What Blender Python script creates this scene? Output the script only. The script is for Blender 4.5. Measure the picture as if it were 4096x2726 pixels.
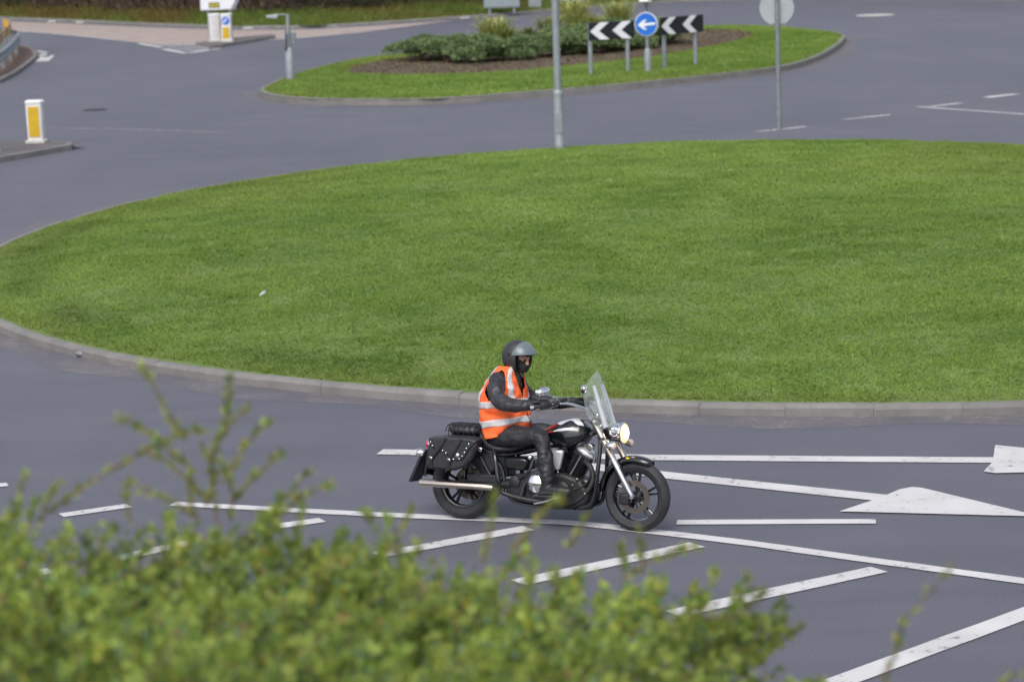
import bpy, bmesh, math, random
import numpy as np
from mathutils import Vector, Matrix, noise as mnoise

for o in list(bpy.data.objects):
    bpy.data.objects.remove(o)
scene = bpy.context.scene
COL = scene.collection
R = math.radians
random.seed(7)
RNG = np.random.default_rng(11)

# ------------------------------------------------------------------ camera, sky, sun, exposure
PITCH, ROLL = R(9.6126), R(-2.0)
_r0 = Vector((1, 0, 0)); _f = Vector((0, math.cos(PITCH), -math.sin(PITCH))); _u0 = Vector((0, math.sin(PITCH), math.cos(PITCH)))
_rt = _r0 * math.cos(ROLL) + _u0 * math.sin(ROLL)
_up = -_r0 * math.sin(ROLL) + _u0 * math.cos(ROLL)
cd = bpy.data.cameras.new('camera')
cam = bpy.data.objects.new('camera', cd)
COL.objects.link(cam)
cam.matrix_world = Matrix(((_rt.x, _up.x, -_f.x, 0), (_rt.y, _up.y, -_f.y, 0), (_rt.z, _up.z, -_f.z, 5.73), (0, 0, 0, 1)))
cd.sensor_width = 36.0
cd.lens = 36.0 * 11000 / 4096
cd.clip_start = 0.1
cd.clip_end = 5000
cd.dof.use_dof = True
cd.dof.focus_distance = 24.2
cd.dof.aperture_fstop = 2.6
scene.camera = cam

world = bpy.data.worlds.new('World')
scene.world = world
world.use_nodes = True
wt = world.node_tree
wt.nodes.clear()
SUN_EL, SUN_AZ = R(52), R(200)            # azimuth clockwise from +Y
sky = wt.nodes.new('ShaderNodeTexSky')
sky.sky_type = 'NISHITA'
sky.sun_disc = False
sky.sun_elevation = SUN_EL
sky.sun_rotation = SUN_AZ
sky.air_density = 1.0
sky.dust_density = 4.0
sky.ozone_density = 1.0
hs = wt.nodes.new('ShaderNodeHueSaturation')
hs.inputs['Saturation'].default_value = 0.55
bg = wt.nodes.new('ShaderNodeBackground')
bg.inputs['Strength'].default_value = 0.13
wo = wt.nodes.new('ShaderNodeOutputWorld')
wt.links.new(sky.outputs[0], hs.inputs['Color'])
wt.links.new(hs.outputs[0], bg.inputs['Color'])
wt.links.new(bg.outputs[0], wo.inputs['Surface'])

sd = bpy.data.lights.new('sun', 'SUN')
sd.energy = 0.9
sd.angle = R(35)
sd.color = (1.0, 0.97, 0.93)
sun = bpy.data.objects.new('sun', sd)
COL.objects.link(sun)
_sdir = Vector((math.sin(SUN_AZ) * math.cos(SUN_EL), math.cos(SUN_AZ) * math.cos(SUN_EL), math.sin(SUN_EL)))
sun.rotation_euler = _sdir.to_track_quat('Z', 'Y').to_euler()
sun.location = (0, 0, 40)

scene.view_settings.view_transform = 'Standard'
scene.view_settings.look = 'None'
scene.view_settings.exposure = 0.6
scene.view_settings.gamma = 1.0
scene.view_settings.use_curve_mapping = False
scene.render.engine = 'CYCLES'
scene.cycles.use_denoising = True
scene.cycles.max_bounces = 8
scene.cycles.transparent_max_bounces = 16

# ------------------------------------------------------------------ materials
MATS = {}
def mat(name, col, rough=0.6, metal=0.0, spec=0.5, coat=0.0, var=0.0, vscale=4.0, col2=None, bump=0.0, bscale=60.0, bdist=0.01,
        attr=None, world=False, emit=None, estr=0.0, stretch=None, detail=6.0, ramp=(0.35, 0.65), trans=0.0):
    if name in MATS:
        return MATS[name]
    m = bpy.data.materials.new(name)
    m.use_nodes = True
    nt = m.node_tree
    b = nt.nodes['Principled BSDF']
    b.inputs['Roughness'].default_value = rough
    b.inputs['Metallic'].default_value = metal
    b.inputs['Specular IOR Level'].default_value = spec
    b.inputs['Coat Weight'].default_value = coat
    b.inputs['Coat Roughness'].default_value = 0.06
    b.inputs['Base Color'].default_value = (*col, 1)
    if emit:
        b.inputs['Emission Color'].default_value = (*emit, 1)
        b.inputs['Emission Strength'].default_value = estr
    tc = nt.nodes.new('ShaderNodeTexCoord')
    vec = tc.outputs['Object']
    if world: vec = nt.nodes.new('ShaderNodeNewGeometry').outputs['Position']
    if stretch:
        mp = nt.nodes.new('ShaderNodeMapping')
        mp.inputs['Scale'].default_value = stretch
        nt.links.new(vec, mp.inputs['Vector'])
        vec = mp.outputs[0]
    src = None
    if attr:
        a = nt.nodes.new('ShaderNodeVertexColor')
        a.layer_name = attr
        src = a.outputs['Color']
    if var > 0 or col2:
        n = nt.nodes.new('ShaderNodeTexNoise')
        n.inputs['Scale'].default_value = vscale
        n.inputs['Detail'].default_value = detail
        n.inputs['Roughness'].default_value = 0.65
        nt.links.new(vec, n.inputs['Vector'])
        cr = nt.nodes.new('ShaderNodeValToRGB')
        cr.color_ramp.elements[0].position, cr.color_ramp.elements[1].position = ramp
        c2 = col2 if col2 else tuple(min(1, c * (1 + var)) for c in col)
        c1 = col if col2 else tuple(c * (1 - var) for c in col)
        cr.color_ramp.elements[0].color = (*c1, 1)
        cr.color_ramp.elements[1].color = (*c2, 1)
        nt.links.new(n.outputs['Fac'], cr.inputs['Fac'])
        if src is None:
            src = cr.outputs['Color']
        else:
            mx = nt.nodes.new('ShaderNodeMix')
            mx.data_type = 'RGBA'
            mx.inputs[0].default_value = 0.4
            nt.links.new(src, mx.inputs[6]); nt.links.new(cr.outputs['Color'], mx.inputs[7])
            src = mx.outputs[2]
    if src is not None:
        nt.links.new(src, b.inputs['Base Color'])
    if bump > 0:
        n2 = nt.nodes.new('ShaderNodeTexNoise')
        n2.inputs['Scale'].default_value = bscale
        n2.inputs['Detail'].default_value = 4
        nt.links.new(tc.outputs['Object'], n2.inputs['Vector'])
        bp = nt.nodes.new('ShaderNodeBump')
        bp.inputs['Strength'].default_value = bump
        bp.inputs['Distance'].default_value = bdist
        nt.links.new(n2.outputs['Fac'], bp.inputs['Height'])
        nt.links.new(bp.outputs[0], b.inputs['Normal'])
    if trans > 0:                       # thin leaves let some light through
        out = nt.nodes['Material Output']
        tr = nt.nodes.new('ShaderNodeBsdfTranslucent')
        if src is not None:
            nt.links.new(src, tr.inputs['Color'])
        else:
            tr.inputs['Color'].default_value = (*col, 1)
        ms = nt.nodes.new('ShaderNodeMixShader')
        ms.inputs[0].default_value = trans
        nt.links.new(b.outputs[0], ms.inputs[1]); nt.links.new(tr.outputs[0], ms.inputs[2])
        nt.links.new(ms.outputs[0], out.inputs['Surface'])
    MATS[name] = m
    return m

def clear_mat(name, tint, clear, rough=0.05):
    m = bpy.data.materials.new(name)
    m.use_nodes = True
    nt = m.node_tree
    out = nt.nodes['Material Output']
    b = nt.nodes['Principled BSDF']
    b.inputs['Base Color'].default_value = (*tint, 1)
    b.inputs['Roughness'].default_value = rough
    t = nt.nodes.new('ShaderNodeBsdfTransparent')
    t.inputs['Color'].default_value = (0.93, 0.96, 0.95, 1)
    lw = nt.nodes.new('ShaderNodeLayerWeight')
    lw.inputs['Blend'].default_value = 0.25
    mr = nt.nodes.new('ShaderNodeMapRange')
    mr.inputs['To Min'].default_value = 1 - clear
    mr.inputs['To Max'].default_value = min(1.0, 1 - clear + 0.45)
    nt.links.new(lw.outputs['Facing'], mr.inputs['Value'])
    ms = nt.nodes.new('ShaderNodeMixShader')
    nt.links.new(mr.outputs[0], ms.inputs[0])
    nt.links.new(t.outputs[0], ms.inputs[1]); nt.links.new(b.outputs[0], ms.inputs[2])
    nt.links.new(ms.outputs[0], out.inputs['Surface'])
    MATS[name] = m
    return m

def asphalt():
    m = bpy.data.materials.new('asphalt')
    m.use_nodes = True
    nt = m.node_tree; L = nt.links.new
    b = nt.nodes['Principled BSDF']
    b.inputs['Roughness'].default_value = 0.66
    b.inputs['Specular IOR Level'].default_value = 0.62
    tc = nt.nodes.new('ShaderNodeTexCoord')
    def noise(scale, detail, rough, stretch=(1, 1, 1)):
        mp = nt.nodes.new('ShaderNodeMapping'); mp.inputs['Scale'].default_value = stretch
        L(tc.outputs['Object'], mp.inputs['Vector'])
        n = nt.nodes.new('ShaderNodeTexNoise')
        n.inputs['Scale'].default_value = scale; n.inputs['Detail'].default_value = detail; n.inputs['Roughness'].default_value = rough
        L(mp.outputs[0], n.inputs['Vector'])
        return n.outputs['Fac']
    def ramp(fac, p0, c0, p1, c1):
        cr = nt.nodes.new('ShaderNodeValToRGB')
        cr.color_ramp.elements[0].position = p0; cr.color_ramp.elements[1].position = p1
        cr.color_ramp.elements[0].color = (*c0, 1); cr.color_ramp.elements[1].color = (*c1, 1)
        L(fac, cr.inputs['Fac']); return cr.outputs['Color']
    def mixc(a, c, fac, mode='MULTIPLY'):
        mx = nt.nodes.new('ShaderNodeMix'); mx.data_type = 'RGBA'; mx.blend_type = mode
        mx.inputs[0].default_value = fac
        L(a, mx.inputs[6]); L(c, mx.inputs[7]); return mx.outputs[2]
    base = ramp(noise(0.22, 5, 0.6, (1, 0.35, 1)), 0.3, (0.086, 0.088, 0.114), 0.7, (0.114, 0.115, 0.144))
    streak = ramp(noise(1.1, 4, 0.7, (0.25, 1.0, 1)), 0.35, (0.87, 0.87, 0.875), 0.62, (1.04, 1.04, 1.04))
    grain = ramp(noise(55, 3, 0.8), 0.3, (0.62, 0.62, 0.63), 0.7, (1.38, 1.38, 1.37))
    chips = ramp(noise(130, 2, 0.5), 0.70, (1, 1, 1), 0.76, (1.7, 1.65, 1.6))
    c = mixc(base, streak, 0.9); c = mixc(c, grain, 0.85); c = mixc(c, chips, 0.7)
    L(c, b.inputs['Base Color'])
    bp = nt.nodes.new('ShaderNodeBump'); bp.inputs['Strength'].default_value = 0.5; bp.inputs['Distance'].default_value = 0.006
    L(noise(90, 3, 0.7), bp.inputs['Height']); L(bp.outputs[0], b.inputs['Normal'])
    MATS['asphalt'] = m
    return m

def worn_paint(name, col, wear=0.42, col2=None, soft=0.08):
    """road paint, worn through to the asphalt below in flecks"""
    m = bpy.data.materials.new(name)
    m.use_nodes = True
    nt = m.node_tree; L = nt.links.new
    b = nt.nodes['Principled BSDF']; out = nt.nodes['Material Output']
    b.inputs['Roughness'].default_value = 0.7
    tc = nt.nodes.new('ShaderNodeTexCoord')
    n = nt.nodes.new('ShaderNodeTexNoise'); n.inputs['Scale'].default_value = 9; n.inputs['Detail'].default_value = 8; n.inputs['Roughness'].default_value = 0.72
    L(tc.outputs['Object'], n.inputs['Vector'])
    n3 = nt.nodes.new('ShaderNodeTexNoise'); n3.inputs['Scale'].default_value = 1.3; n3.inputs['Detail'].default_value = 3
    L(tc.outputs['Object'], n3.inputs['Vector'])
    cr = nt.nodes.new('ShaderNodeValToRGB')
    cr.color_ramp.elements[0].position = 0.3; cr.color_ramp.elements[1].position = 0.7
    c2 = col2 or tuple(c * 0.80 for c in col)
    cr.color_ramp.elements[0].color = (*c2, 1); cr.color_ramp.elements[1].color = (*col, 1)
    L(n3.outputs['Fac'], cr.inputs['Fac']); L(cr.outputs[0], b.inputs['Base Color'])
    mul = nt.nodes.new('ShaderNodeMath'); mul.operation = 'MULTIPLY_ADD'
    L(n3.outputs['Fac'], mul.inputs[0]); mul.inputs[1].default_value = 0.35; L(n.outputs['Fac'], mul.inputs[2])
    cr2 = nt.nodes.new('ShaderNodeValToRGB')
    cr2.color_ramp.elements[0].position = wear + 0.06; cr2.color_ramp.elements[1].position = min(1.0, wear + 0.06 + soft)
    L(mul.outputs[0], cr2.inputs['Fac'])
    t = nt.nodes.new('ShaderNodeBsdfTransparent')
    ms = nt.nodes.new('ShaderNodeMixShader')
    L(cr2.outputs[0], ms.inputs[0]); L(t.outputs[0], ms.inputs[1]); L(b.outputs[0], ms.inputs[2])
    L(ms.outputs[0], out.inputs['Surface'])
    MATS[name] = m
    return m

M = MATS
asphalt()
worn_paint('road_paint', (0.60, 0.595, 0.60), 0.39, soft=0.14)
worn_paint('old_paint', (0.56, 0.55, 0.56), 0.50, soft=0.12)
worn_paint('gutter_dust', (0.255, 0.235, 0.235), 0.42, (0.20, 0.187, 0.20), soft=0.5)
worn_paint('buff_surface', (0.39, 0.32, 0.285), 0.30, (0.29, 0.24, 0.22))
mat('concrete', (0.140, 0.136, 0.134), 0.85, var=0.0, col2=(0.235, 0.227, 0.218), vscale=2.2, world=True, detail=9.0, ramp=(0.3, 0.7), bump=0.35, bscale=40)
mat('concrete_pale', (0.42, 0.41, 0.39), 0.85, col2=(0.52, 0.51, 0.48), vscale=6, bump=0.3, bscale=40)
mat('turf', (0.085, 0.150, 0.032), 0.9, col2=(0.14, 0.19, 0.048), vscale=1.2, bump=0.6, bscale=30)
mat('blade', (0.10, 0.16, 0.03), 0.6, attr='tint', spec=0.3, trans=0.45)
mat('soil', (0.066, 0.043, 0.034), 0.95, col2=(0.125, 0.082, 0.060), vscale=3, bump=0.8, bscale=18, detail=9)
mat('bank_soil', (0.05, 0.055, 0.025), 0.95, col2=(0.09, 0.10, 0.035), vscale=2, bump=0.8, bscale=15)
mat('leaf', (0.08, 0.13, 0.03), 0.5, attr='tint', spec=0.4, trans=0.5)
mat('needle', (0.05, 0.09, 0.045), 0.65, attr='tint', spec=0.3, trans=0.2)
mat('strap_leaf', (0.25, 0.26, 0.07), 0.5, attr='tint', trans=0.3)
mat('twig', (0.14, 0.085, 0.06), 0.85, col2=(0.20, 0.13, 0.095), vscale=12)
mat('dry_twig', (0.10, 0.07, 0.06), 0.9, attr='tint')
mat('galv', (0.24, 0.265, 0.30), 0.5, metal=0.3, col2=(0.31, 0.335, 0.365), vscale=5, bump=0.08, bscale=30)
mat('galv_dark', (0.18, 0.205, 0.22), 0.5, metal=0.3, col2=(0.25, 0.28, 0.29), vscale=6)
mat('sign_back', (0.22, 0.265, 0.295), 0.5, metal=0.2, col2=(0.27, 0.315, 0.34), vscale=3)
mat('plate_grey', (0.34, 0.375, 0.41), 0.5, metal=0.1, col2=(0.40, 0.43, 0.46), vscale=3)
mat('sign_white', (0.70, 0.71, 0.76), 0.45, col2=(0.76, 0.77, 0.80), vscale=4)
mat('sign_black', (0.010, 0.012, 0.018), 0.4, var=0.2, vscale=6)
mat('sign_blue', (0.012, 0.14, 0.58), 0.4, var=0.08, vscale=5)
mat('sign_green', (0.015, 0.10, 0.05), 0.4, var=0.1)
mat('sign_yellow', (0.66, 0.44, 0.02), 0.45, var=0.1, vscale=5)
mat('sign_grey', (0.22, 0.22, 0.28), 0.5, var=0.1)
mat('bollard_white', (0.62, 0.61, 0.60), 0.45, col2=(0.72, 0.71, 0.70), vscale=4)
mat('bollard_yellow', (0.52, 0.33, 0.015), 0.45, col2=(0.60, 0.40, 0.02), vscale=6)
mat('orange_panel', (0.60, 0.32, 0.07), 0.5, var=0.15)
mat('plain_blue', (0.10, 0.16, 0.33), 0.5, var=0.1)
mat('litter_white', (0.50, 0.51, 0.51), 0.6, var=0.08)
# motorcycle and rider
mat('gloss_black', (0.009, 0.010, 0.0125), 0.16, spec=0.5, coat=0.6, var=0.15, vscale=5)
mat('satin_black', (0.015, 0.016, 0.019), 0.42, var=0.3, vscale=14)
mat('engine_black', (0.019, 0.02, 0.0225), 0.5, metal=0.2, var=0.35, vscale=20)
mat('chrome', (0.80, 0.80, 0.82), 0.07, metal=1.0, var=0.04, vscale=8)
mat('brushed', (0.60, 0.60, 0.62), 0.28, metal=1.0, var=0.08, vscale=15)
mat('warm_steel', (0.62, 0.54, 0.47), 0.24, metal=1.0, var=0.10, vscale=10)
mat('disc_steel', (0.20, 0.175, 0.155), 0.4, metal=1.0, var=0.12, vscale=20)
mat('rubber', (0.026, 0.027, 0.031), 0.72, var=0.25, vscale=10, bump=0.25, bscale=80)
mat('bag_leather', (0.019, 0.019, 0.023), 0.45, var=0.25, vscale=9, bump=0.35, bscale=55)
mat('seat_vinyl', (0.017, 0.017, 0.020), 0.38, var=0.2, vscale=9, bump=0.2, bscale=45)
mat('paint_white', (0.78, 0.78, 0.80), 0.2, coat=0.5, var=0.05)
mat('paint_red', (0.60, 0.05, 0.02), 0.25, coat=0.5, var=0.1)
mat('lens_red', (0.50, 0.012, 0.02), 0.15, coat=0.5, var=0.1)
mat('lens_pale', (0.70, 0.52, 0.42), 0.15, coat=0.5, var=0.1)
mat('lamp_lit', (0.9, 0.8, 0.6), 0.2, emit=(1.0, 0.50, 0.18), estr=1.0, var=0.03)
mat('lamp_core', (0.9, 0.8, 0.6), 0.2, emit=(1.0, 0.78, 0.50), estr=4.0, var=0.03)
mat('silver_paint', (0.66, 0.66, 0.69), 0.3, metal=0.45, var=0.06, vscale=9, coat=0.3)
mat('hi_vis', (0.98, 0.125, 0.022), 0.65, col2=(1.0, 0.17, 0.04), vscale=6, bump=0.55, bscale=9, bdist=0.03)
mat('reflective', (0.50, 0.49, 0.52), 0.45, col2=(0.60, 0.59, 0.62), vscale=12, spec=0.6)
mat('jacket', (0.026, 0.026, 0.031), 0.45, var=0.3, vscale=9, bump=0.7, bscale=13, bdist=0.03)
mat('trousers', (0.019, 0.019, 0.023), 0.5, var=0.3, vscale=8, bump=0.7, bscale=14, bdist=0.03)
mat('glove', (0.011, 0.011, 0.013), 0.6, var=0.25, vscale=18, bump=0.2)
mat('boot', (0.012, 0.012, 0.015), 0.42, var=0.25, vscale=12)
mat('mask', (0.007, 0.0075, 0.009), 0.8, var=0.2)
mat('skin', (0.46, 0.23, 0.16), 0.5, var=0.1, vscale=15)
mat('helmet', (0.032, 0.032, 0.037), 0.45, var=0.12, vscale=8)
clear_mat('windscreen_clear', (0.66, 0.71, 0.71), 0.92)
clear_mat('visor_smoke', (0.17, 0.215, 0.24), 0.36, 0.15)

# ------------------------------------------------------------------ mesh helpers
def tag(o, label=None, cat=None, group=None, kind=None):
    if label: o['label'] = label
    if cat: o['category'] = cat
    if group: o['group'] = group
    if kind: o['kind'] = kind
    return o

def empty(name, loc=(0, 0, 0), rz=0.0):
    o = bpy.data.objects.new(name, None)
    o.empty_display_size = 0.2
    COL.objects.link(o)
    o.location = loc
    o.rotation_euler = (0, 0, rz)
    return o

def smooth_path(pts, n=6, closed=False):
    P = [Vector(p) for p in pts]
    out = []
    m = len(P)
    for i in range(m if closed else m - 1):
        if closed:
            a, b, c, d = P[(i - 1) % m], P[i], P[(i + 1) % m], P[(i + 2) % m]
        else:
            b, c = P[i], P[i + 1]
            a = P[i - 1] if i > 0 else b * 2 - c
            d = P[i + 2] if i + 2 < m else c * 2 - b
        for k in range(n):
            t = k / n
            out.append(0.5 * ((2 * b) + (c - a) * t + (2 * a - 5 * b + 4 * c - d) * t * t + (3 * b - a - 3 * c + d) * t ** 3))
    if not closed:
        out.append(P[-1])
    return out

def lerp_table(tab, x):
    if x <= tab[0][0]: return tab[0][1]
    for (a, va), (b, vb) in zip(tab, tab[1:]):
        if x <= b:
            t = (x - a) / (b - a)
            t = t * t * (3 - 2 * t) * 0.5 + t * 0.5
            return va + (vb - va) * t
    return tab[-1][1]

class MB:
    post = None                      # set while the motorcycle and rider are built
    def __init__(self, xf=None):
        self.v, self.f, self.xf = [], [], xf
    def add(self, verts, faces):
        k = len(self.v)
        self.v += [tuple(p) for p in verts]
        self.f += [tuple(i + k for i in f) for f in faces]
        return self
    def box(self, c, s, rot=None):
        hx, hy, hz = s[0] / 2, s[1] / 2, s[2] / 2
        vs = [Vector((x, y, z)) for x in (-hx, hx) for y in (-hy, hy) for z in (-hz, hz)]
        if rot is not None:
            vs = [rot @ p for p in vs]
        c = Vector(c)
        return self.add([p + c for p in vs], [(0, 1, 3, 2), (4, 6, 7, 5), (0, 4, 5, 1), (2, 3, 7, 6), (0, 2, 6, 4), (1, 5, 7, 3)])
    def rings(self, rings, cap=True, closed=False):
        n = len(rings[0]); vs = [p for r in rings for p in r]; fs = []
        m = len(rings)
        for i in range(m if closed else m - 1):
            j = (i + 1) % m
            for k in range(n):
                l = (k + 1) % n
                fs.append((i * n + k, i * n + l, j * n + l, j * n + k))
        if cap and not closed:
            fs.append(tuple(range(n - 1, -1, -1)))
            fs.append(tuple((m - 1) * n + k for k in range(n)))
        return self.add(vs, fs)
    def tube(self, path, r, n=10, cap=True, flat=1.0, closed=False, ref=None):
        P = [Vector(p) for p in path]
        rr = r if hasattr(r, '__len__') else [r] * len(P)
        if len(rr) != len(P):
            rr = [rr[0] + (rr[-1] - rr[0]) * i / (len(P) - 1) for i in range(len(P))]
        rg = []; nv = None
        for i, p in enumerate(P):
            if closed:
                t = (P[(i + 1) % len(P)] - P[i - 1]).normalized()
            else:
                t = (P[min(i + 1, len(P) - 1)] - P[max(i - 1, 0)]).normalized()
            if nv is None:
                up = Vector(ref) if ref else (Vector((0, 0, 1)) if abs(t.z) < 0.9 else Vector((1, 0, 0)))
                nv = (up - t * up.dot(t)).normalized()
            else:
                nv = (nv - t * nv.dot(t)).normalized()
            bv = t.cross(nv)
            rg.append([p + nv * (rr[i] * flat * math.cos(2 * math.pi * k / n)) + bv * (rr[i] * math.sin(2 * math.pi * k / n)) for k in range(n)])
        return self.rings(rg, cap, closed)
    def lathe(self, prof, o, axis, n=24, cap=True, closed=False):
        a = Vector(axis).normalized(); o = Vector(o)
        u = a.orthogonal().normalized(); w = a.cross(u)
        rg = [[o + a * h + u * (r * math.cos(2 * math.pi * k / n)) + w * (r * math.sin(2 * math.pi * k / n)) for k in range(n)] for r, h in prof]
        return self.rings(rg, cap, closed)
    def ellipsoid(self, c, r, n=16, m=10, rot=None):
        c = Vector(c); rg = []
        for i in range(m + 1):
            th = 0.02 + (math.pi - 0.04) * i / m
            ring = []
            for k in range(n):
                ph = 2 * math.pi * k / n
                p = Vector((r[0] * math.sin(th) * math.cos(ph), r[1] * math.sin(th) * math.sin(ph), -r[2] * math.cos(th)))
                ring.append(c + (rot @ p if rot else p))
            rg.append(ring)
        return self.rings(rg)
    def prism(self, poly, fn, h0, h1):
        """poly of 2-D points; fn(u, v, h) -> 3-D point"""
        n = len(poly)
        a = [fn(u, v, h0) for u, v in poly]; b = [fn(u, v, h1) for u, v in poly]
        return self.add(a + b, [tuple(range(n - 1, -1, -1)), tuple(range(n, 2 * n))] + [(i, (i + 1) % n, n + (i + 1) % n, n + i) for i in range(n)])
    def mesh(self, name):
        vs = [self.xf(Vector(p)) for p in self.v] if self.xf else self.v
        if MB.post: vs = [MB.post(Vector(p)) for p in vs]
        me = bpy.data.meshes.new(name)
        me.from_pydata([tuple(p) for p in vs], [], self.f)
        bm = bmesh.new(); bm.from_mesh(me)
        bmesh.ops.recalc_face_normals(bm, faces=bm.faces)
        bm.to_mesh(me); bm.free()
        return me
    def build(self, name, m, parent=None, smooth=True, bevel=0.0, angle=40, solid=0.0):
        me = self.mesh(name)
        me.materials.append(MATS[m])
        if smooth:
            me.shade_smooth()
            me.set_sharp_from_angle(angle=R(angle))
        o = bpy.data.objects.new(name, me)
        COL.objects.link(o)
        if parent: o.parent = parent
        if solid > 0:
            s = o.modifiers.new('thickness', 'SOLIDIFY'); s.thickness = solid; s.offset = 0
        if bevel > 0:
            b = o.modifiers.new('bevel', 'BEVEL'); b.width = bevel; b.segments = 2; b.limit_method = 'ANGLE'; b.angle_limit = R(35)
        return o

def raw_mesh(name, verts, tris, m, tint=None, parent=None, smooth=False, quads=False):
    """fast mesh from numpy arrays"""
    me = bpy.data.meshes.new(name)
    nv, nf = len(verts), len(tris)
    w = tris.shape[1]
    me.vertices.add(nv); me.vertices.foreach_set('co', np.ascontiguousarray(verts, np.float32).ravel())
    me.loops.add(nf * w); me.loops.foreach_set('vertex_index', np.ascontiguousarray(tris, np.int32).ravel())
    me.polygons.add(nf); me.polygons.foreach_set('loop_start', np.arange(0, nf * w, w, dtype=np.int32))
    me.update(calc_edges=True)
    if tint is not None:
        a = me.color_attributes.new('tint', 'FLOAT_COLOR', 'POINT')
        a.data.foreach_set('color', np.ascontiguousarray(np.c_[tint, np.ones(len(tint))], np.float32).ravel())
    me.materials.append(MATS[m])
    if smooth: me.shade_smooth()
    o = bpy.data.objects.new(name, me)
    COL.objects.link(o)
    if parent: o.parent = parent
    return o

def vnoise(x, y, scale, seed=0):
    """smooth value noise in [0,1]"""
    rs = np.random.default_rng(seed); T = rs.random((64, 64))
    u, v = x * scale, y * scale
    i, j = np.floor(u).astype(int), np.floor(v).astype(int)
    a, b = u - i, v - j
    a, b = a * a * (3 - 2 * a), b * b * (3 - 2 * b)
    g = lambda p, q: T[p % 64, q % 64]
    return (g(i, j) * (1 - a) + g(i + 1, j) * a) * (1 - b) + (g(i, j + 1) * (1 - a) + g(i + 1, j + 1) * a) * b

def blades(name, P, hgt, wid, tint, m='blade', lean=0.5, parent=None):
    n = len(P)
    yaw = RNG.random(n) * 2 * np.pi; ly = RNG.random(n) * 2 * np.pi
    h = hgt * (0.6 + 0.8 * RNG.random(n)); w = wid * (0.6 + 0.8 * RNG.random(n))
    dx, dy = np.cos(yaw) * w / 2, np.sin(yaw) * w / 2
    z0 = np.zeros(n)
    ln = lean * h * RNG.random(n)
    a = P + np.c_[dx, dy, z0]; b = P - np.c_[dx, dy, z0]
    c = P + np.c_[np.cos(ly) * ln, np.sin(ly) * ln, h]
    V = np.stack([a, b, c], 1).reshape(-1, 3)
    T = np.arange(3 * n).reshape(-1, 3)
    return raw_mesh(name, V, T, m, np.repeat(tint, 3, 0), parent)

def leaves(name, P, D, L, Wd, tint, m='leaf', parent=None, droop=0.15):
    """folded four-corner leaves at P pointing along D"""
    n = len(P)
    D = D / (np.linalg.norm(D, axis=1, keepdims=True) + 1e-9)
    rv = RNG.normal(size=(n, 3))
    Sx = np.cross(D, rv); Sx /= np.linalg.norm(Sx, axis=1, keepdims=True) + 1e-9
    Nn = np.cross(Sx, D)
    L = np.asarray(L).reshape(-1, 1) * np.ones((n, 1)); Wd = np.asarray(Wd).reshape(-1, 1) * np.ones((n, 1))
    mid = P + D * L * 0.45
    a = P; b = mid + Sx * Wd / 2 + Nn * Wd * 0.18; c = P + D * L - Nn * L * droop; d = mid - Sx * Wd / 2 + Nn * Wd * 0.18
    V = np.stack([a, b, c, d], 1).reshape(-1, 3)
    k = np.arange(n) * 4
    T = np.concatenate([np.stack([k, k + 1, k + 2], 1), np.stack([k, k + 2, k + 3], 1)])
    return raw_mesh(name, V, T, m, np.repeat(tint, 4, 0), parent)

def mixcol(a, b, t):
    t = np.clip(t, 0, 1)[:, None]
    return np.array(a)[None] * (1 - t) + np.array(b)[None] * t

def flat_poly(name, pts, z, m, parent=None, kind=None):
    mb = MB(); mb.add([(x, y, z) for x, y in pts], [tuple(range(len(pts)))])
    o = mb.build(name, m, parent, smooth=False)
    if o.data.polygons[0].normal.z < 0:
        o.data.flip_normals()
    if kind: o['kind'] = kind
    return o

def strip(name, pts, width, z, m, parent=None, ends=None):
    """a painted line along a ground path"""
    P = [Vector((x, y, 0)) for x, y in pts]; mb = MB(); a = []; n = len(P)
    for i, p in enumerate(P):
        t = (P[min(i + 1, n - 1)] - P[max(i - 1, 0)]).normalized(); s = Vector((-t.y, t.x, 0))
        w = width[i] if hasattr(width, '__len__') else width
        j = 0.004
        a += [p + s * (w / 2 + random.uniform(-j, j)) + Vector((0, 0, z)), p - s * (w / 2 + random.uniform(-j, j)) + Vector((0, 0, z))]
    mb.add(a, [(2 * i, 2 * i + 1, 2 * i + 3, 2 * i + 2) for i in range(n - 1)])
    o = mb.build(name, m, parent, smooth=False)
    if o.data.polygons[0].normal.z < 0:
        o.data.flip_normals()
    return o

def subdiv(pts, step):
    out = [tuple(pts[0])]
    for a, b in zip(pts, pts[1:]):
        d = math.hypot(b[0] - a[0], b[1] - a[1]); k = max(1, int(d / step))
        out += [(a[0] + (b[0] - a[0]) * i / k, a[1] + (b[1] - a[1]) * i / k) for i in range(1, k + 1)]
    return out

_kmesh = []
def kerb_meshes():
    """three shared kerb stones, 1 m long along x, outer face towards -y, chamfered top edge"""
    for v in range(3):
        rr = random.Random(v)
        prof = [(-0.0625, -0.12), (-0.0625, 0.085 + rr.uniform(-.004, .004)), (-0.045, 0.118), (-0.03, 0.125), (0.0625, 0.125 + rr.uniform(-.003, .003)), (0.0625, -0.12)]
        mb = MB()
        rings = []
        for x, s in ((-0.5, 0.985), (-0.494, 1.0), (0.494, 1.0), (0.5, 0.985)):
            rings.append([(x, y * s, z * (s if z > 0 else 1)) for y, z in prof])
        mb.rings(rings)
        me = mb.mesh('kerb_stone'); me.materials.append(MATS['concrete']); _kmesh.append(me)
kerb_meshes()

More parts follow.
